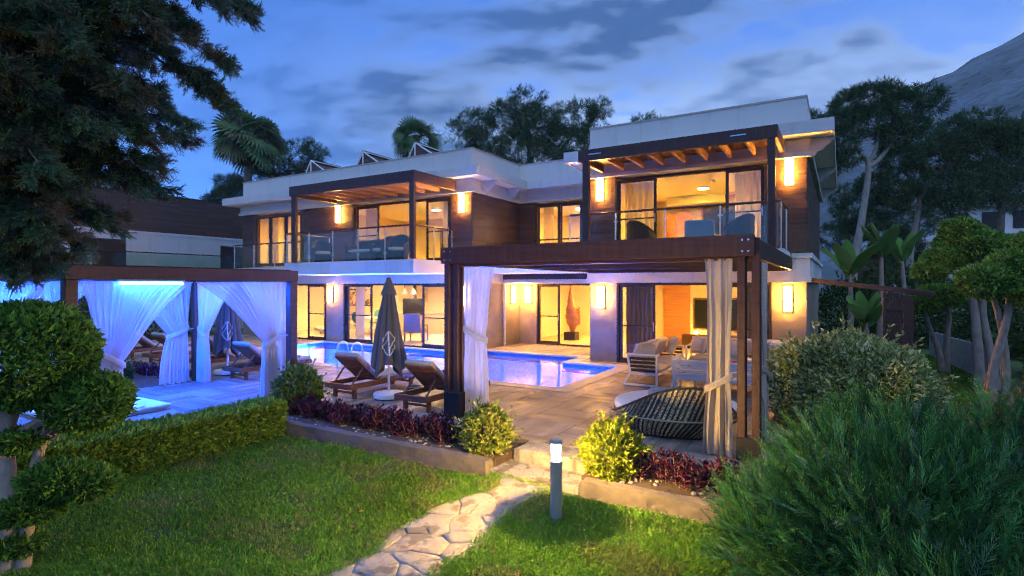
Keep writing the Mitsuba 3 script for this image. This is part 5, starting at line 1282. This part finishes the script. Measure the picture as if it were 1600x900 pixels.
banana('tall banana plant with one big upright leaf above the gate beam', .95, 20.4, 3.2, 6, 312, 1.3)
banana('low banana plant with bright leaves under the gate beam', .55, 17.0, 1.3, 7, 313, .9)
banana('banana plant with a drooping pale leaf right of the pale trunk', 1.75, 21.5, 3.0, 5, 314)

def cloud_tree(label, C, limbs, n, seed):
    r = np.random.default_rng(seed)
    t = thing('topiary_tree', label, 'tree')
    b = B()
    for pts, r0, r1 in limbs: limb(b, pts, r0, r1, 10)
    put(t + '__trunk', b, 'm_palebark', smooth=True)
    clumps(t + '__crown', [(c, (x, x, x * .62)) for c, x in C], n, .115, .050, [(0.110, 0.246, 0.045), (0.173, 0.334, 0.054), (0.064, 0.162, 0.035), (0.271, 0.370, 0.074)], r, seed, lo=.70, amp=.16)
cloud_tree('cloud pruned tree with a big layered crown before the white far building', [((2.55, 16.66, 3.18), 0.62), ((2.08, 16.39, 2.82), 0.42), ((3.10, 16.93, 3.02), 0.52), ((1.80, 16.24, 2.56), 0.34), ((2.39, 16.54, 3.52), 0.36)], [([(2.85, 17.05, zL), (2.77, 17.0, 1.08), (2.67, 16.94, 2.0), (2.43, 16.8, 2.78)], .12, .06), ([(2.62, 16.9, 2.1), (2.3, 16.72, 2.5), (2.0, 16.4, 2.6)], .05, .03)], 15000, 321)
cloud_tree('cloud pruned tree with a rounded yellow green crown at the right edge', [((2.40, 13.66, 2.30), 0.46), ((2.90, 13.92, 2.56), 0.50), ((3.15, 14.05, 2.05), 0.36), ((3.25, 14.11, 2.95), 0.42)], [([(2.60, 14.2, zL), (2.55, 14.15, .5), (2.68, 14.1, 1.2), (2.8, 14.1, 2.1)], .10, .06), ([(2.72, 14.3, zL), (2.78, 14.3, .5), (2.70, 14.2, 1.3), (2.5, 14.0, 2.1)], .08, .05), ([(2.42, 14.3, zL), (2.48, 14.3, .2), (2.5, 14.3, .45)], .05, .04)], 13000, 322)
cloud_tree('small cloud pruned tree with a leaning pale trunk beside the fence end', [((2.43, 18.89, 1.93), 0.42), ((1.87, 18.56, 1.75), 0.42), ((2.1, 18.9, 2.0), .3)], [([(2.40, 19.45, zL), (2.33, 19.41, 0.39), (2.16, 19.31, 0.89), (1.95, 19.0, 1.65)], .10, .06), ([(2.54, 19.54, zL), (2.54, 19.54, 0.8), (2.58, 19.5, 1.25), (2.47, 19.2, 1.8)], .09, .05)], 6500, 323)
cloud_tree('pale leaning trunk with a dark clipped crown between the larger cloud trees', [((3.3, 17.4, 2.5), .5), ((3.6, 17.6, 2.1), .5)], [([(3.22, 17.3, zL), (3.12, 17.21, -0.06), (3.02, 17.15, 0.78), (2.9, 17.1, 1.6), (3.1, 17.3, 2.4)], .12, .06)], 6000, 324)
t = thing('board_fence', 'low grey weathered board fence among the pale tree trunks', 'fence')
r = np.random.default_rng(33)
F0, F1 = np.array([3.28, 17.4]), np.array([2.66, 24.2]); fl = np.linalg.norm(F1 - F0); fd = (F1 - F0) / fl
pr('m_fence', blotch((0.26, 0.26, 0.265), (0.50, 0.49, 0.48), 6.0, 22.0, 3), 0.9)
for i in range(30):
    p = F0 + fd * (i + .5) * fl / 30; a = math.degrees(math.atan2(fd[1], fd[0]))
    put(t + '__board', BX(-.108, .108, -.014, .014, 0, .88 + .05 * r.random(), .006).move(tm(*p, zL, a + r.normal() * .8, ry=r.normal() * .8)), 'm_fence')
for z in (.05, .42): put(t + '__rail', B().bar((*(F0 - fd * .05), z), (*(F1 + fd * .05), z), .04, .09, c=.005).move(tm(.035, 0, 0)), 'm_fence')
k = blades('grass', sg.Polygon([(.9, 13.2), (3.1, 13.0), (3.0, 24), (1.2, 25)]), 26000, .075, 9, .5, GC, [.42, .33, .2, .05]); labels[k] = {'kind': 'stuff', 'label': 'dark side lawn beyond the timber gate'}

# ---------------------------------------------------------------- neighbouring houses
t = thing('neighbour_house', 'low neighbour house with dark plank gable and grey white walls at the left', 'house')
HX = -30.0
put(t + '__wall', BX(-40, HX, 5.0, 22.5, zL, 4.80), 'm_white')
b = B()
for i in range(13): b.box(HX - .005, HX + .022, 4.6, 22.5, 4.93 + i * .145, 4.93 + i * .145 + .135)
put(t + '__gable_plank', b, 'm_clad', stuff=True)
put(t + '__gable_wall', BX(-40, HX - .01, 4.6, 22.5, 4.92, 6.80), 'm_clad'); put(t + '__roof_edge', BX(-40.1, HX + .08, 4.5, 22.6, 6.80, 6.88), 'm_frame')
put(t + '__white_band', BX(-40, HX + .05, 4.6, 22.5, 4.80, 4.92), 'm_white')
b = B()
for i in range(13): b.box(HX - .004, HX + .018, 14.0, 18.2, 3.0 + i * .14, 3.0 + i * .14 + .130)
put(t + '__wall_board', b, 'm_white', stuff=True)
for y0, y1, pn in ((12.2, 13.6, 2), (18.4, 20.6, 2)):
    q = uniq(t + '__window')
    put(q + '__frame', BX(HX - .01, HX + .05, y0, y1, 3.0, 4.45, .006), 'm_frame')
    for i in range(pn):
        w = (y1 - y0 - .1) / pn; a = y0 + .05 + i * w
        put(q + '__pane', BX(HX + .052, HX + .058, a + .03, a + w - .03, 3.06, 4.38), 'm_black')
put(t + '__balcony_rail', B().tube([(HX + .5, 9, 3.85), (HX + .5, 22, 3.85)], .03), 'm_rail')
for i in range(7): put(t + '__balcony_panel', BX(HX + .49, HX + .50, 9.05 + i * 1.85, 9.05 + i * 1.85 + 1.78, 2.95, 3.78), 'm_railglass')
put(t + '__balcony_slab', BX(HX, HX + .6, 8.5, 22.4, 2.70, 2.92), 'm_white')
t = thing('far_building', 'white stepped villa far beyond the cloud pruned trees', 'house')
put(t + '__wall', BX(2.2, 13, 54, 64, 2.0, 5.9), 'm_white'); put(t + '__upper_storey', BX(6.2, 12.6, 54.6, 63, 5.9, 8.2), 'm_white')
put(t + '__eave', BX(1.6, 13.6, 53.4, 64.4, 5.6, 6.05), 'm_white'); put(t + '__eave', BX(5.6, 13.0, 54.0, 63.4, 8.2, 8.55), 'm_white')
put(t + '__wing', BX(1.0, 5.5, 52.0, 56, zL, 4.7), 'm_clad'); put(t + '__wing_roof', BX(.5, 6.0, 51.4, 56.4, 4.7, 5.2), 'm_white')
put(t + '__terrace_wall', BX(.4, 6.2, 50.6, 51.0, zL, 2.3), 'm_white')
for x in (7.2, 9.2, 11.0):
    q = uniq(t + '__window'); put(q + '__frame', BX(x, x + 1.2, 54.52, 54.58, 6.5, 7.8), 'm_frame'); put(q + '__pane', BX(x + .08, x + 1.12, 54.49, 54.51, 6.58, 7.72), 'm_black')

# ---------------------------------------------------------------- mountain and far slope
az = np.radians(np.linspace(-75, 75, 260)); rr = np.linspace(0, 1, 90)
pxs = np.tan(np.clip(az, -1.35, 1.35)) * 866 + 800
ridge = np.interp(np.degrees(az), [-75, -40, -20, 0, 8, 18, 26, 30, 33, 36.7, 38.8, 41.3, 43, 50, 60, 75], [.02, .02, .03, .05, .09, .19, .27, .325, .33, .372, .402, .44, .468, .56, .62, .55])
A, Rr = np.meshgrid(az, rr, indexing='ij')
dist = 110 + 800 * Rr
slope = np.interp(Rr, [0, .12, .45, .8, 1.0], [0, .10, .52, 1.0, .90])
fwd = np.cos(A)
h = ridge[:, None] * slope * (110 + 800 * .8) * np.clip(fwd, .25, 1)
xy = np.stack([np.sin(A - YAW) * dist, np.cos(A - YAW) * dist], -1)
nz = meshkit.fbm(np.concatenate([xy * .011, 0 * xy[..., :1]], -1), 5, 31) - .5
nz2 = meshkit.fbm(np.concatenate([xy * .05, 0 * xy[..., :1]], -1), 4, 32) - .5
Z = zL - .5 + h * (1 + .22 * nz * np.clip(Rr * 3, 0, 1) * (1 - .8 * np.exp(-((Rr - .8) / .08) ** 2))) + 9 * nz2 * np.clip(h / 90, 0, 1)
v, f, _ = grid_mesh(np.concatenate([xy, Z[..., None]], -1))
structure('mountain', (v, f[:, ::-1]), 'm_rock', smooth=True)
# ---------------------------------------------------------------- drapes and furniture seen in the rooms and on the balconies
def drape(label, x0, x1, y, z0, z1, m='m_roomdrape', nf=6, seed=0):
    t = thing('window_drape', label, 'curtain')
    n = nf * 12
    u = np.linspace(0, 1, n); ph = 2 * np.pi * nf * u + .8 * np.sin(5 * u + seed)
    rows = [np.stack([x0 + (x1 - x0) * u, y + (.030 + .012 * k / 9) * np.sin(ph + .15 * np.sin(k)), np.full(n, z1 + (z0 - z1) * k / 9)], -1) for k in range(10)]
    v, f, _ = grid_mesh(np.array(rows)); put(t + '__cloth', (v, f), m, smooth=True)
    put(t + '__rod', B().tube([(x0 - .05, y, z1 + .02), (x1 + .05, y, z1 + .02)], .012, 6), 'm_steel')
drape('pale drape behind the left leaf of the right balcony door', -5.5, -4.55, 15.80, 3.07, 5.2, seed=1)
drape('pale drape behind the right leaf of the right balcony door', -2.45, -1.5, 15.80, 3.07, 5.2, seed=2)
drape('white drape at the left side of the small upper window between the wings', -9.85, -9.45, 18.98, 3.07, 5.2, nf=4, seed=3)
drape('dark drape behind the left leaf of the garden room door', -5.45, -4.62, 15.80, .03, 2.4, 'm_darkdrape', 6, 4)
drape('dark drape at the right end of the garden room door', -2.3, -1.4, 15.80, .03, 2.4, 'm_darkdrape', 6, 5)
drape('pale drape in the left leaf of the left balcony door', -16.1, -15.4, 15.85, 3.07, 5.2, seed=6)
drape('pale drape at the right end of the left balcony door', -12.3, -11.5, 15.85, 3.07, 5.2, seed=7)
for i, x in enumerate((-22.2, -21.15, -20.1)): drape(('pale drape in the leftmost of the three narrow upper doors', 'pale drape in the middle one of the three narrow upper doors', 'pale drape in the rightmost of the three narrow upper doors')[i], x, x + .78, 15.80, 3.07, 5.2, nf=5, seed=8 + i)
drape('thin white drape at the left side of the dining room glass', -16.6, -16.1, 15.80, .03, 2.4, nf=4, seed=12)

def picture(label, x0, x1, z0, z1, y, fn):
    t = thing('wall_picture', label, 'picture')
    key = pr('m_pic%d' % len(labels), proc(fn), 0.6)
    b = B().box(x0 - .05, x1 + .05, y - .03, y - .002, z0 - .05, z0).box(x0 - .05, x1 + .05, y - .03, y - .002, z1, z1 + .05).box(x0 - .05, x0, y - .03, y - .002, z0, z1).box(x1, x1 + .05, y - .03, y - .002, z0, z1)
    put(t + '__frame', b, 'm_black'); put(t + '__canvas', BX(x0, x1, y - .02, y - .004, z0, z1), key)
def pic1(p, n, uv):
    a = fbm(p.x * 2.2, p.z * 3.0, 1.0, 4); b = fbm(p.x * 4 + 7, p.z * 5, 2.0, 3)
    c = mix((.10, .09, .10), (.62, .30, .14), smoothstep(.42, .58, a))
    return c * (1 - smoothstep(.52, .60, b)) + mi.Color3f(.70, .60, .45) * smoothstep(.52, .60, b)
picture('abstract painting on the wall seen through the leftmost ground floor door', -22.6, -20.6, 1.22, 1.98, 20.58, pic1)
picture('flower painting seen through the door leaf beside the left double post', -14.6, -13.5, 1.15, 1.95, 20.58, lambda p, n, uv: mix((.75, .66, .55), (.62, .10, .07), smoothstep(.60, .66, fbm(p.x * 5, p.z * 5, 3.0, 3))))

def pendant(x, y, label):
    t = thing('pendant_lamp', label, 'lamp', 'glass pendant lamps over the dining area')
    put(t + '__cord', B().tube([(x, y, 2.08), (x, y, 2.55)], .006, 5), 'm_black')
    put(t + '__shade', B().lathe([(.015, 2.10), (.06, 2.04), (.13, 1.90), (.14, 1.84)][::-1], 20, (x, y, 0)), 'm_paint', smooth=50)
    put(t + '__bulb', B().lathe([(.0001, 1.835), (.05, 1.85), (.06, 1.89), (.04, 1.94), (.0001, 1.95)], 12, (x, y, 0)), 'm_paint', emitter=emit(np.array([1, .72, .36]), 60, .3))
pendant(-19.0, 18.2, 'glowing pendant lamp at the left over the dining table'); pendant(-18.35, 18.2, 'glowing pendant lamp second from the left over the dining table')
pendant(-16.3, 18.3, 'glowing pendant lamp right of the closed parasol top'); pendant(-15.8, 18.3, 'glowing pendant lamp nearest the wall television')

pr('m_teal', (0.06, 0.20, 0.23), 0.8); pr('m_kitchen', (0.62, 0.52, 0.38), 0.4); pr('m_lilac', weave((0.30, 0.24, 0.26)), 0.9)
def dining_chair(x, y, rz, label):
    t = thing('dining_chair', label, 'chair', 'teal oval backed dining chairs')
    M = tm(x, y, .015, rz)
    put(t + '__seat', B().lathe([(.0001, .44), (.21, .44), (.23, .47), (.21, .50), (.0001, .51)], 20).move(M), 'm_teal', smooth=45)
    put(t + '__backrest', B().lathe([(.0001, -.02), (.19, -.02), (.21, 0), (.19, .02), (.0001, .02)], 22, sy=1.2).move(M @ tm(0, .22, .82, rx=82)), 'm_teal', smooth=45)
    for i in range(4):
        a = math.pi / 4 + i * math.pi / 2; put(t + '__leg', B().tube([(.15 * math.cos(a), .15 * math.sin(a), .44), (.20 * math.cos(a), .20 * math.sin(a), 0)], [.02, .013], 8).move(M), 'm_paint')
dining_chair(-18.85, 17.3, 180, 'teal dining chair at the left side of the dining room glass'); dining_chair(-18.0, 17.3, 180, 'teal dining chair nearer the closed parasol')
dining_chair(-18.8, 19.0, 0, 'teal dining chair at the far side of the table'); dining_chair(-17.9, 19.0, 0, 'teal dining chair at the far right side of the table')
t = thing('dining_table', 'long pale dining table under the pendant lamps', 'table')
put(t + '__top', BX(-19.5, -17.2, 17.7, 18.7, .74, .79, .01), 'm_paint')
for x in (-19.4, -17.4):
    for y in (17.8, 18.5): put(t + '__leg', BX(x, x + .08, y, y + .08, .016, .74, .005), 'm_paint')
t = thing('kitchen_cabinet', 'cream kitchen cabinets along the back wall of the dining room', 'cabinet')
put(t + '__body', BX(-18.5, -15.0, 20.0, 20.58, .016, .90, .006), 'm_kitchen'); put(t + '__worktop', BX(-18.55, -14.95, 19.95, 20.58, .90, .94, .005), 'm_paint')
for i in range(6): q = put(t + '__door', BX(-18.46 + i * .58, -18.46 + i * .58 + .55, 19.975, 19.998, .10, .86, .004), 'm_kitchen'); put(q + '__handle', BX(-18.46 + i * .58 + .48, -18.46 + i * .58 + .50, 19.95, 19.973, .6, .78, .003), 'm_steel')
put(t + '__wall_unit', BX(-18.4, -16.9, 20.2, 20.58, 1.45, 2.2, .006), 'm_kitchen')
t = thing('television', 'television on a wall bracket in the dining room, right of the closed parasol', 'television')
put(t + '__screen', BX(-16.55, -15.35, 18.46, 18.52, .95, 1.66, .006), 'm_black'); put(t + '__bracket', BX(-16.0, -15.9, 18.522, 18.62, 1.2, 2.54), 'm_frame')
t = thing('armchair', 'high backed armchair with wooden arms in the open dining room door', 'armchair')
M = tm(-14.45, 16.9, .015, 200)
put(t + '__backrest', BX(-.32, .32, .26, .36, .42, 1.16, .03).move(M @ tm(rx=-8)), 'm_lilac'); put(t + '__seat', BX(-.32, .32, -.34, .28, .34, .48, .04).move(M), 'm_lilac')
for s in (-1, 1):
    put(t + '__arm', B().bar((s * .36, -.36, .62), (s * .36, .34, .66), .06, .035, c=.008).move(M), 'm_honey')
    for y, z in ((-.32, .61), (.32, .9)): put(t + '__leg', B().bar((s * .36, y, 0), (s * .36, y * .92, z), .045, .045, (0, 1, 0), .006).move(M), 'm_honey')
t = thing('chaise', 'cream chaise longue inside the leftmost ground floor door', 'lounge chair')
put(t + '__cushion', B().poly(sg.Polygon([(0, .30), (.5, .18), (1.2, .42), (1.9, .86), (2.0, .80), (1.3, .28), (.55, .05), (.0, .18)]), 0, .62).move(tm(-20.9, 17.3, .015) @ np.array([[1, 0, 0, 0], [0, 0, 1, 0], [0, 1, 0, 0], [0, 0, 0, 1.0]])), 'm_cream')
for x in (-20.6, -19.7): put(t + '__leg', B().bar((x, 17.4, .016), (x + .1, 17.4, .3), .04, .04, (0, 1, 0)), 'm_honey'); put(t + '__leg', B().bar((x, 17.8, .016), (x + .1, 17.8, .3), .04, .04, (0, 1, 0)), 'm_honey')

# hall: sculpture, door, sideboard
t = thing('sculpture', 'tall flame shaped wooden sculpture on a black block in the hall', 'sculpture')
sx, sy = -9.38, 20.5
put(t + '__plinth', BX(sx - .24, sx + .24, sy - .22, sy + .22, .016, .34, .01), 'm_black')
zs = np.linspace(.34, 2.35, 26); w = np.interp(zs, [.34, .40, .8, 1.1, 1.5, 2.0, 2.35], [.05, .10, .30, .28, .16, .05, .01])
rows = [[(sx + w[i] * math.cos(a) * (1 + .10 * math.sin(7 * zs[i] * 3)) + .05 * math.sin(zs[i] * 2.5), sy + w[i] * .42 * math.sin(a), zs[i]) for a in np.linspace(0, 2 * np.pi, 22)] for i in range(26)]
v, f, _ = grid_mesh(np.array(rows)); put(t + '__carving', (v, f[:, ::-1]), 'm_orange', smooth=True)
for i in range(5): put(t + '__side_lobe', B().tube([(sx + .22, sy, .62 + i * .15), (sx + .36, sy, .70 + i * .15), (sx + .34 - .03 * i, sy, .82 + i * .15)], [.05, .04, .012], 6), 'm_orange', smooth=True)
t = thing('hall_door', 'orange wooden door at the back of the hall', 'door')
put(t + '__panel', BX(-9.05, -8.45, 23.54, 23.598, .016, 2.15, .006), 'm_orange'); put(t + '__handle', BX(-8.58, -8.52, 23.49, 23.538, 1.0, 1.04, .003), 'm_steel')
b = B().box(-9.13, -9.06, 23.53, 23.599, .016, 2.23).box(-8.44, -8.37, 23.53, 23.599, .016, 2.23).box(-9.06, -8.44, 23.53, 23.599, 2.16, 2.23); put(t + '__frame', b, 'm_honey')

# garden room: timber wall panel, television, console
put(V + '__timber_panel', BX(-5.55, -4.62, 20.10, 20.19, .02, 2.54), 'm_orange')
t = thing('television', 'wide dark television on the wall of the garden room', 'television')
put(t + '__screen', BX(-4.45, -2.55, 20.10, 20.15, .72, 1.72, .008), 'm_screen'); put(t + '__bezel', B().box(-4.50, -2.50, 20.12, 20.19, .66, .715).box(-4.50, -2.50, 20.12, 20.19, 1.725, 1.78).box(-4.50, -4.455, 20.12, 20.19, .716, 1.724).box(-2.545, -2.50, 20.12, 20.19, .716, 1.724), 'm_brownframe')
t = thing('console_table', 'dark console under the television in the garden room', 'console')
put(t + '__body', BX(-4.8, -2.2, 19.7, 20.1, .12, .50, .008), 'm_wood')
for x in (-4.7, -2.4): put(t + '__leg', BX(x, x + .1, 19.8, 20.0, .016, .12), 'm_black')
t = thing('table_lamp', 'small glowing candle lamp on the garden room console', 'lamp')
put(t + '__base', B().lathe([(.0001, .502), (.06, .502), (.05, .53), (.0001, .53)], 14, (-4.35, 19.85, 0)), 'm_black'); put(t + '__flame_glass', B().lathe([(.0001, .532), (.05, .534), (.05, .62), (.0001, .625)], 14, (-4.35, 19.85, 0)), 'm_paint', emitter=emit(WARM, 40, .2))

# upper right room
t = thing('television', 'large dark television upstairs behind the right balcony', 'television')
put(t + '__screen', BX(-4.15, -2.35, 20.06, 20.12, 3.98, 5.0, .008), 'm_screen'); put(t + '__bezel', B().box(-4.22, -2.28, 20.08, 20.19, 3.90, 3.975).box(-4.22, -2.28, 20.08, 20.19, 5.005, 5.08).box(-4.22, -4.155, 20.08, 20.19, 3.976, 5.004).box(-2.345, -2.28, 20.08, 20.19, 3.976, 5.004), 'm_honey')
t = thing('wardrobe', 'orange wooden wardrobe left of the upstairs television', 'wardrobe')
put(t + '__body', BX(-5.4, -4.55, 19.6, 20.19, 3.06, 4.75, .008), 'm_orange'); put(t + '__door', BX(-5.36, -4.99, 19.57, 19.598, 3.12, 4.70, .004), 'm_orange'); put(t + '__door', BX(-4.96, -4.59, 19.57, 19.598, 3.12, 4.70, .004), 'm_orange')
put(V + '__ceiling_bulkhead', BX(-5.2, -1.1, 19.3, 20.19, 5.0, 5.27), 'm_ceiling'); put(V + '__air_vent', BX(-3.3, -2.4, 19.28, 19.298, 5.06, 5.2), 'm_honey')
put(V + '__smoke_detector', B().lathe([(.0001, -.05), (.06, -.05), (.07, 0)], 16, (-3.2, 16.9, 5.28)), 'm_paint')
t = thing('console_table', 'low dark console under the upstairs television', 'console'); put(t + '__body', BX(-4.4, -1.6, 19.7, 20.1, 3.18, 3.52, .008), 'm_wood'); put(t + '__plinth', BX(-4.3, -1.7, 19.75, 20.05, 3.056, 3.18), 'm_black')
# upper left room
t = thing('bed', 'low bed with white linen inside the left balcony room', 'bed')
put(t + '__base', BX(-13.6, -11.8, 17.9, 19.9, 3.06, 3.38, .01), 'm_honey'); cush(t + '__mattress', 1.85, 2.0, .34, tm(-12.7, 18.9, 3.5), 'm_whitefabric', 3); put(t + '__headboard', BX(-13.7, -11.7, 20.0, 20.15, 3.06, 4.15, .01), 'm_orange')
t = thing('mirror', 'dark framed wall mirror in the left balcony room', 'mirror')
put(t + '__glass', BX(-15.7, -15.1, 20.12, 20.16, 3.6, 4.7), 'm_screen'); put(t + '__frame', B().box(-15.78, -15.705, 20.10, 20.19, 3.52, 4.78).box(-15.095, -15.02, 20.10, 20.19, 3.52, 4.78).box(-15.705, -15.095, 20.10, 20.19, 4.705, 4.78).box(-15.705, -15.095, 20.10, 20.19, 3.52, 3.595), 'm_honey')
t = thing('wardrobe', 'orange wooden wardrobe in the left balcony room', 'wardrobe'); put(t + '__body', BX(-14.7, -13.9, 19.6, 20.19, 3.06, 4.9, .008), 'm_orange')
for x in (-14.67, -14.28): put(t + '__door', BX(x, x + .36, 19.575, 19.598, 3.12, 4.84, .004), 'm_orange')

# woven tub chairs on the balconies
def tub_chair(x, y, rz, label, h=.86, group='woven tub chairs on the balconies'):
    t = thing('tub_chair', label, 'chair', group)
    M = tm(x, y, 3.035, rz)
    n = 40; g = np.linspace(math.radians(-35), math.radians(215), n)
    top = .52 + (h - .52) * np.clip(np.sin((g - math.radians(-35)) / math.radians(250) * np.pi), 0, 1) ** 1.6
    o, i_ = [], []
    for k in range(8):
        s = k / 7; rad = .30 + .06 * math.sin(s * 2.2)
        o.append(np.stack([rad * 1.10 * np.cos(g), rad * np.sin(g), .04 + (top - .04) * s], -1)); i_.append(np.stack([(rad - .035) * 1.10 * np.cos(g), (rad - .035) * np.sin(g), .04 + (top - .04) * s], -1))
    v1, f1, _ = grid_mesh(np.array(o)); v2, f2, _ = grid_mesh(np.array(i_))
    put(t + '__shell', B().add(v1, f1[:, ::-1]).add(v2, f2).move(M), 'm_wicker', smooth=True)
    put(t + '__rim', B().tube(np.stack([.345 * 1.10 * np.cos(g), .345 * np.sin(g), top], -1), .024, 6).move(M), 'm_wicker', smooth=True)
    put(t + '__seat_cushion', B().lathe([(.0001, .34), (.29, .34), (.31, .38), (.29, .43), (.0001, .44)], 24).move(M), 'm_cream', smooth=45)
tub_chair(-12.55, 13.75, 20, 'dark woven tub chair at the right end of the left balcony'); tub_chair(-13.35, 13.85, -20, 'dark woven tub chair second from the right on the left balcony')
tub_chair(-16.4, 13.95, 60, 'dark woven tub chair at the left end of the left balcony')
tub_chair(-4.55, 14.35, 150, 'dark woven tub chair at the left side of the right balcony'); tub_chair(-2.15, 14.3, -120, 'dark woven tub chair at the right side of the right balcony')
t = thing('balcony_bench', 'dark woven two seat bench with cream cushion on the left balcony', 'bench')
put(t + '__body', BX(-15.3, -13.95, 14.0, 14.7, 3.04, 3.36, .03), 'm_wicker'); put(t + '__backrest', BX(-15.3, -13.95, 14.6, 14.75, 3.36, 3.86, .05), 'm_wicker'); put(t + '__arm', BX(-15.32, -15.16, 14.0, 14.58, 3.36, 3.68, .05), 'm_wicker'); put(t + '__arm', BX(-14.09, -13.93, 14.0, 14.58, 3.36, 3.68, .05), 'm_wicker'); cush(t + '__seat_cushion', 1.06, .6, .14, tm(-14.62, 14.28, 3.43), seed=5)
t = thing('balcony_armchair', 'blue grey fabric armchair with its back to the rail on the right balcony', 'armchair')
put(t + '__seat', BX(-3.35, -2.65, 14.1, 14.75, 3.16, 3.42, .04), 'm_bluecloth'); put(t + '__backrest', BX(-3.35, -2.65, 14.0, 14.12, 3.2, 3.82, .05), 'm_bluecloth')
for x in (-3.32, -2.73):
    for y in (14.05, 14.65): put(t + '__leg', BX(x, x + .05, y, y + .05, 3.036, 3.16), 'm_wood')
# ---------------------------------------------------------------- evening haze in the air
scene['haze_air'] = {'type': 'homogeneous', 'albedo': 0.95, 'sigma_t': 0.00036}
scene['haze'] = {'type': 'cube', 'to_world': T().translate([0, 0, 212.5]) @ T().scale([1100, 1100, 214.5]), 'bsdf': {'type': 'null'}, 'interior': {'type': 'ref', 'id': 'haze_air'}}
labels['haze'] = {'kind': 'stuff'}
scene['camera']['medium'] = {'type': 'ref', 'id': 'haze_air'}
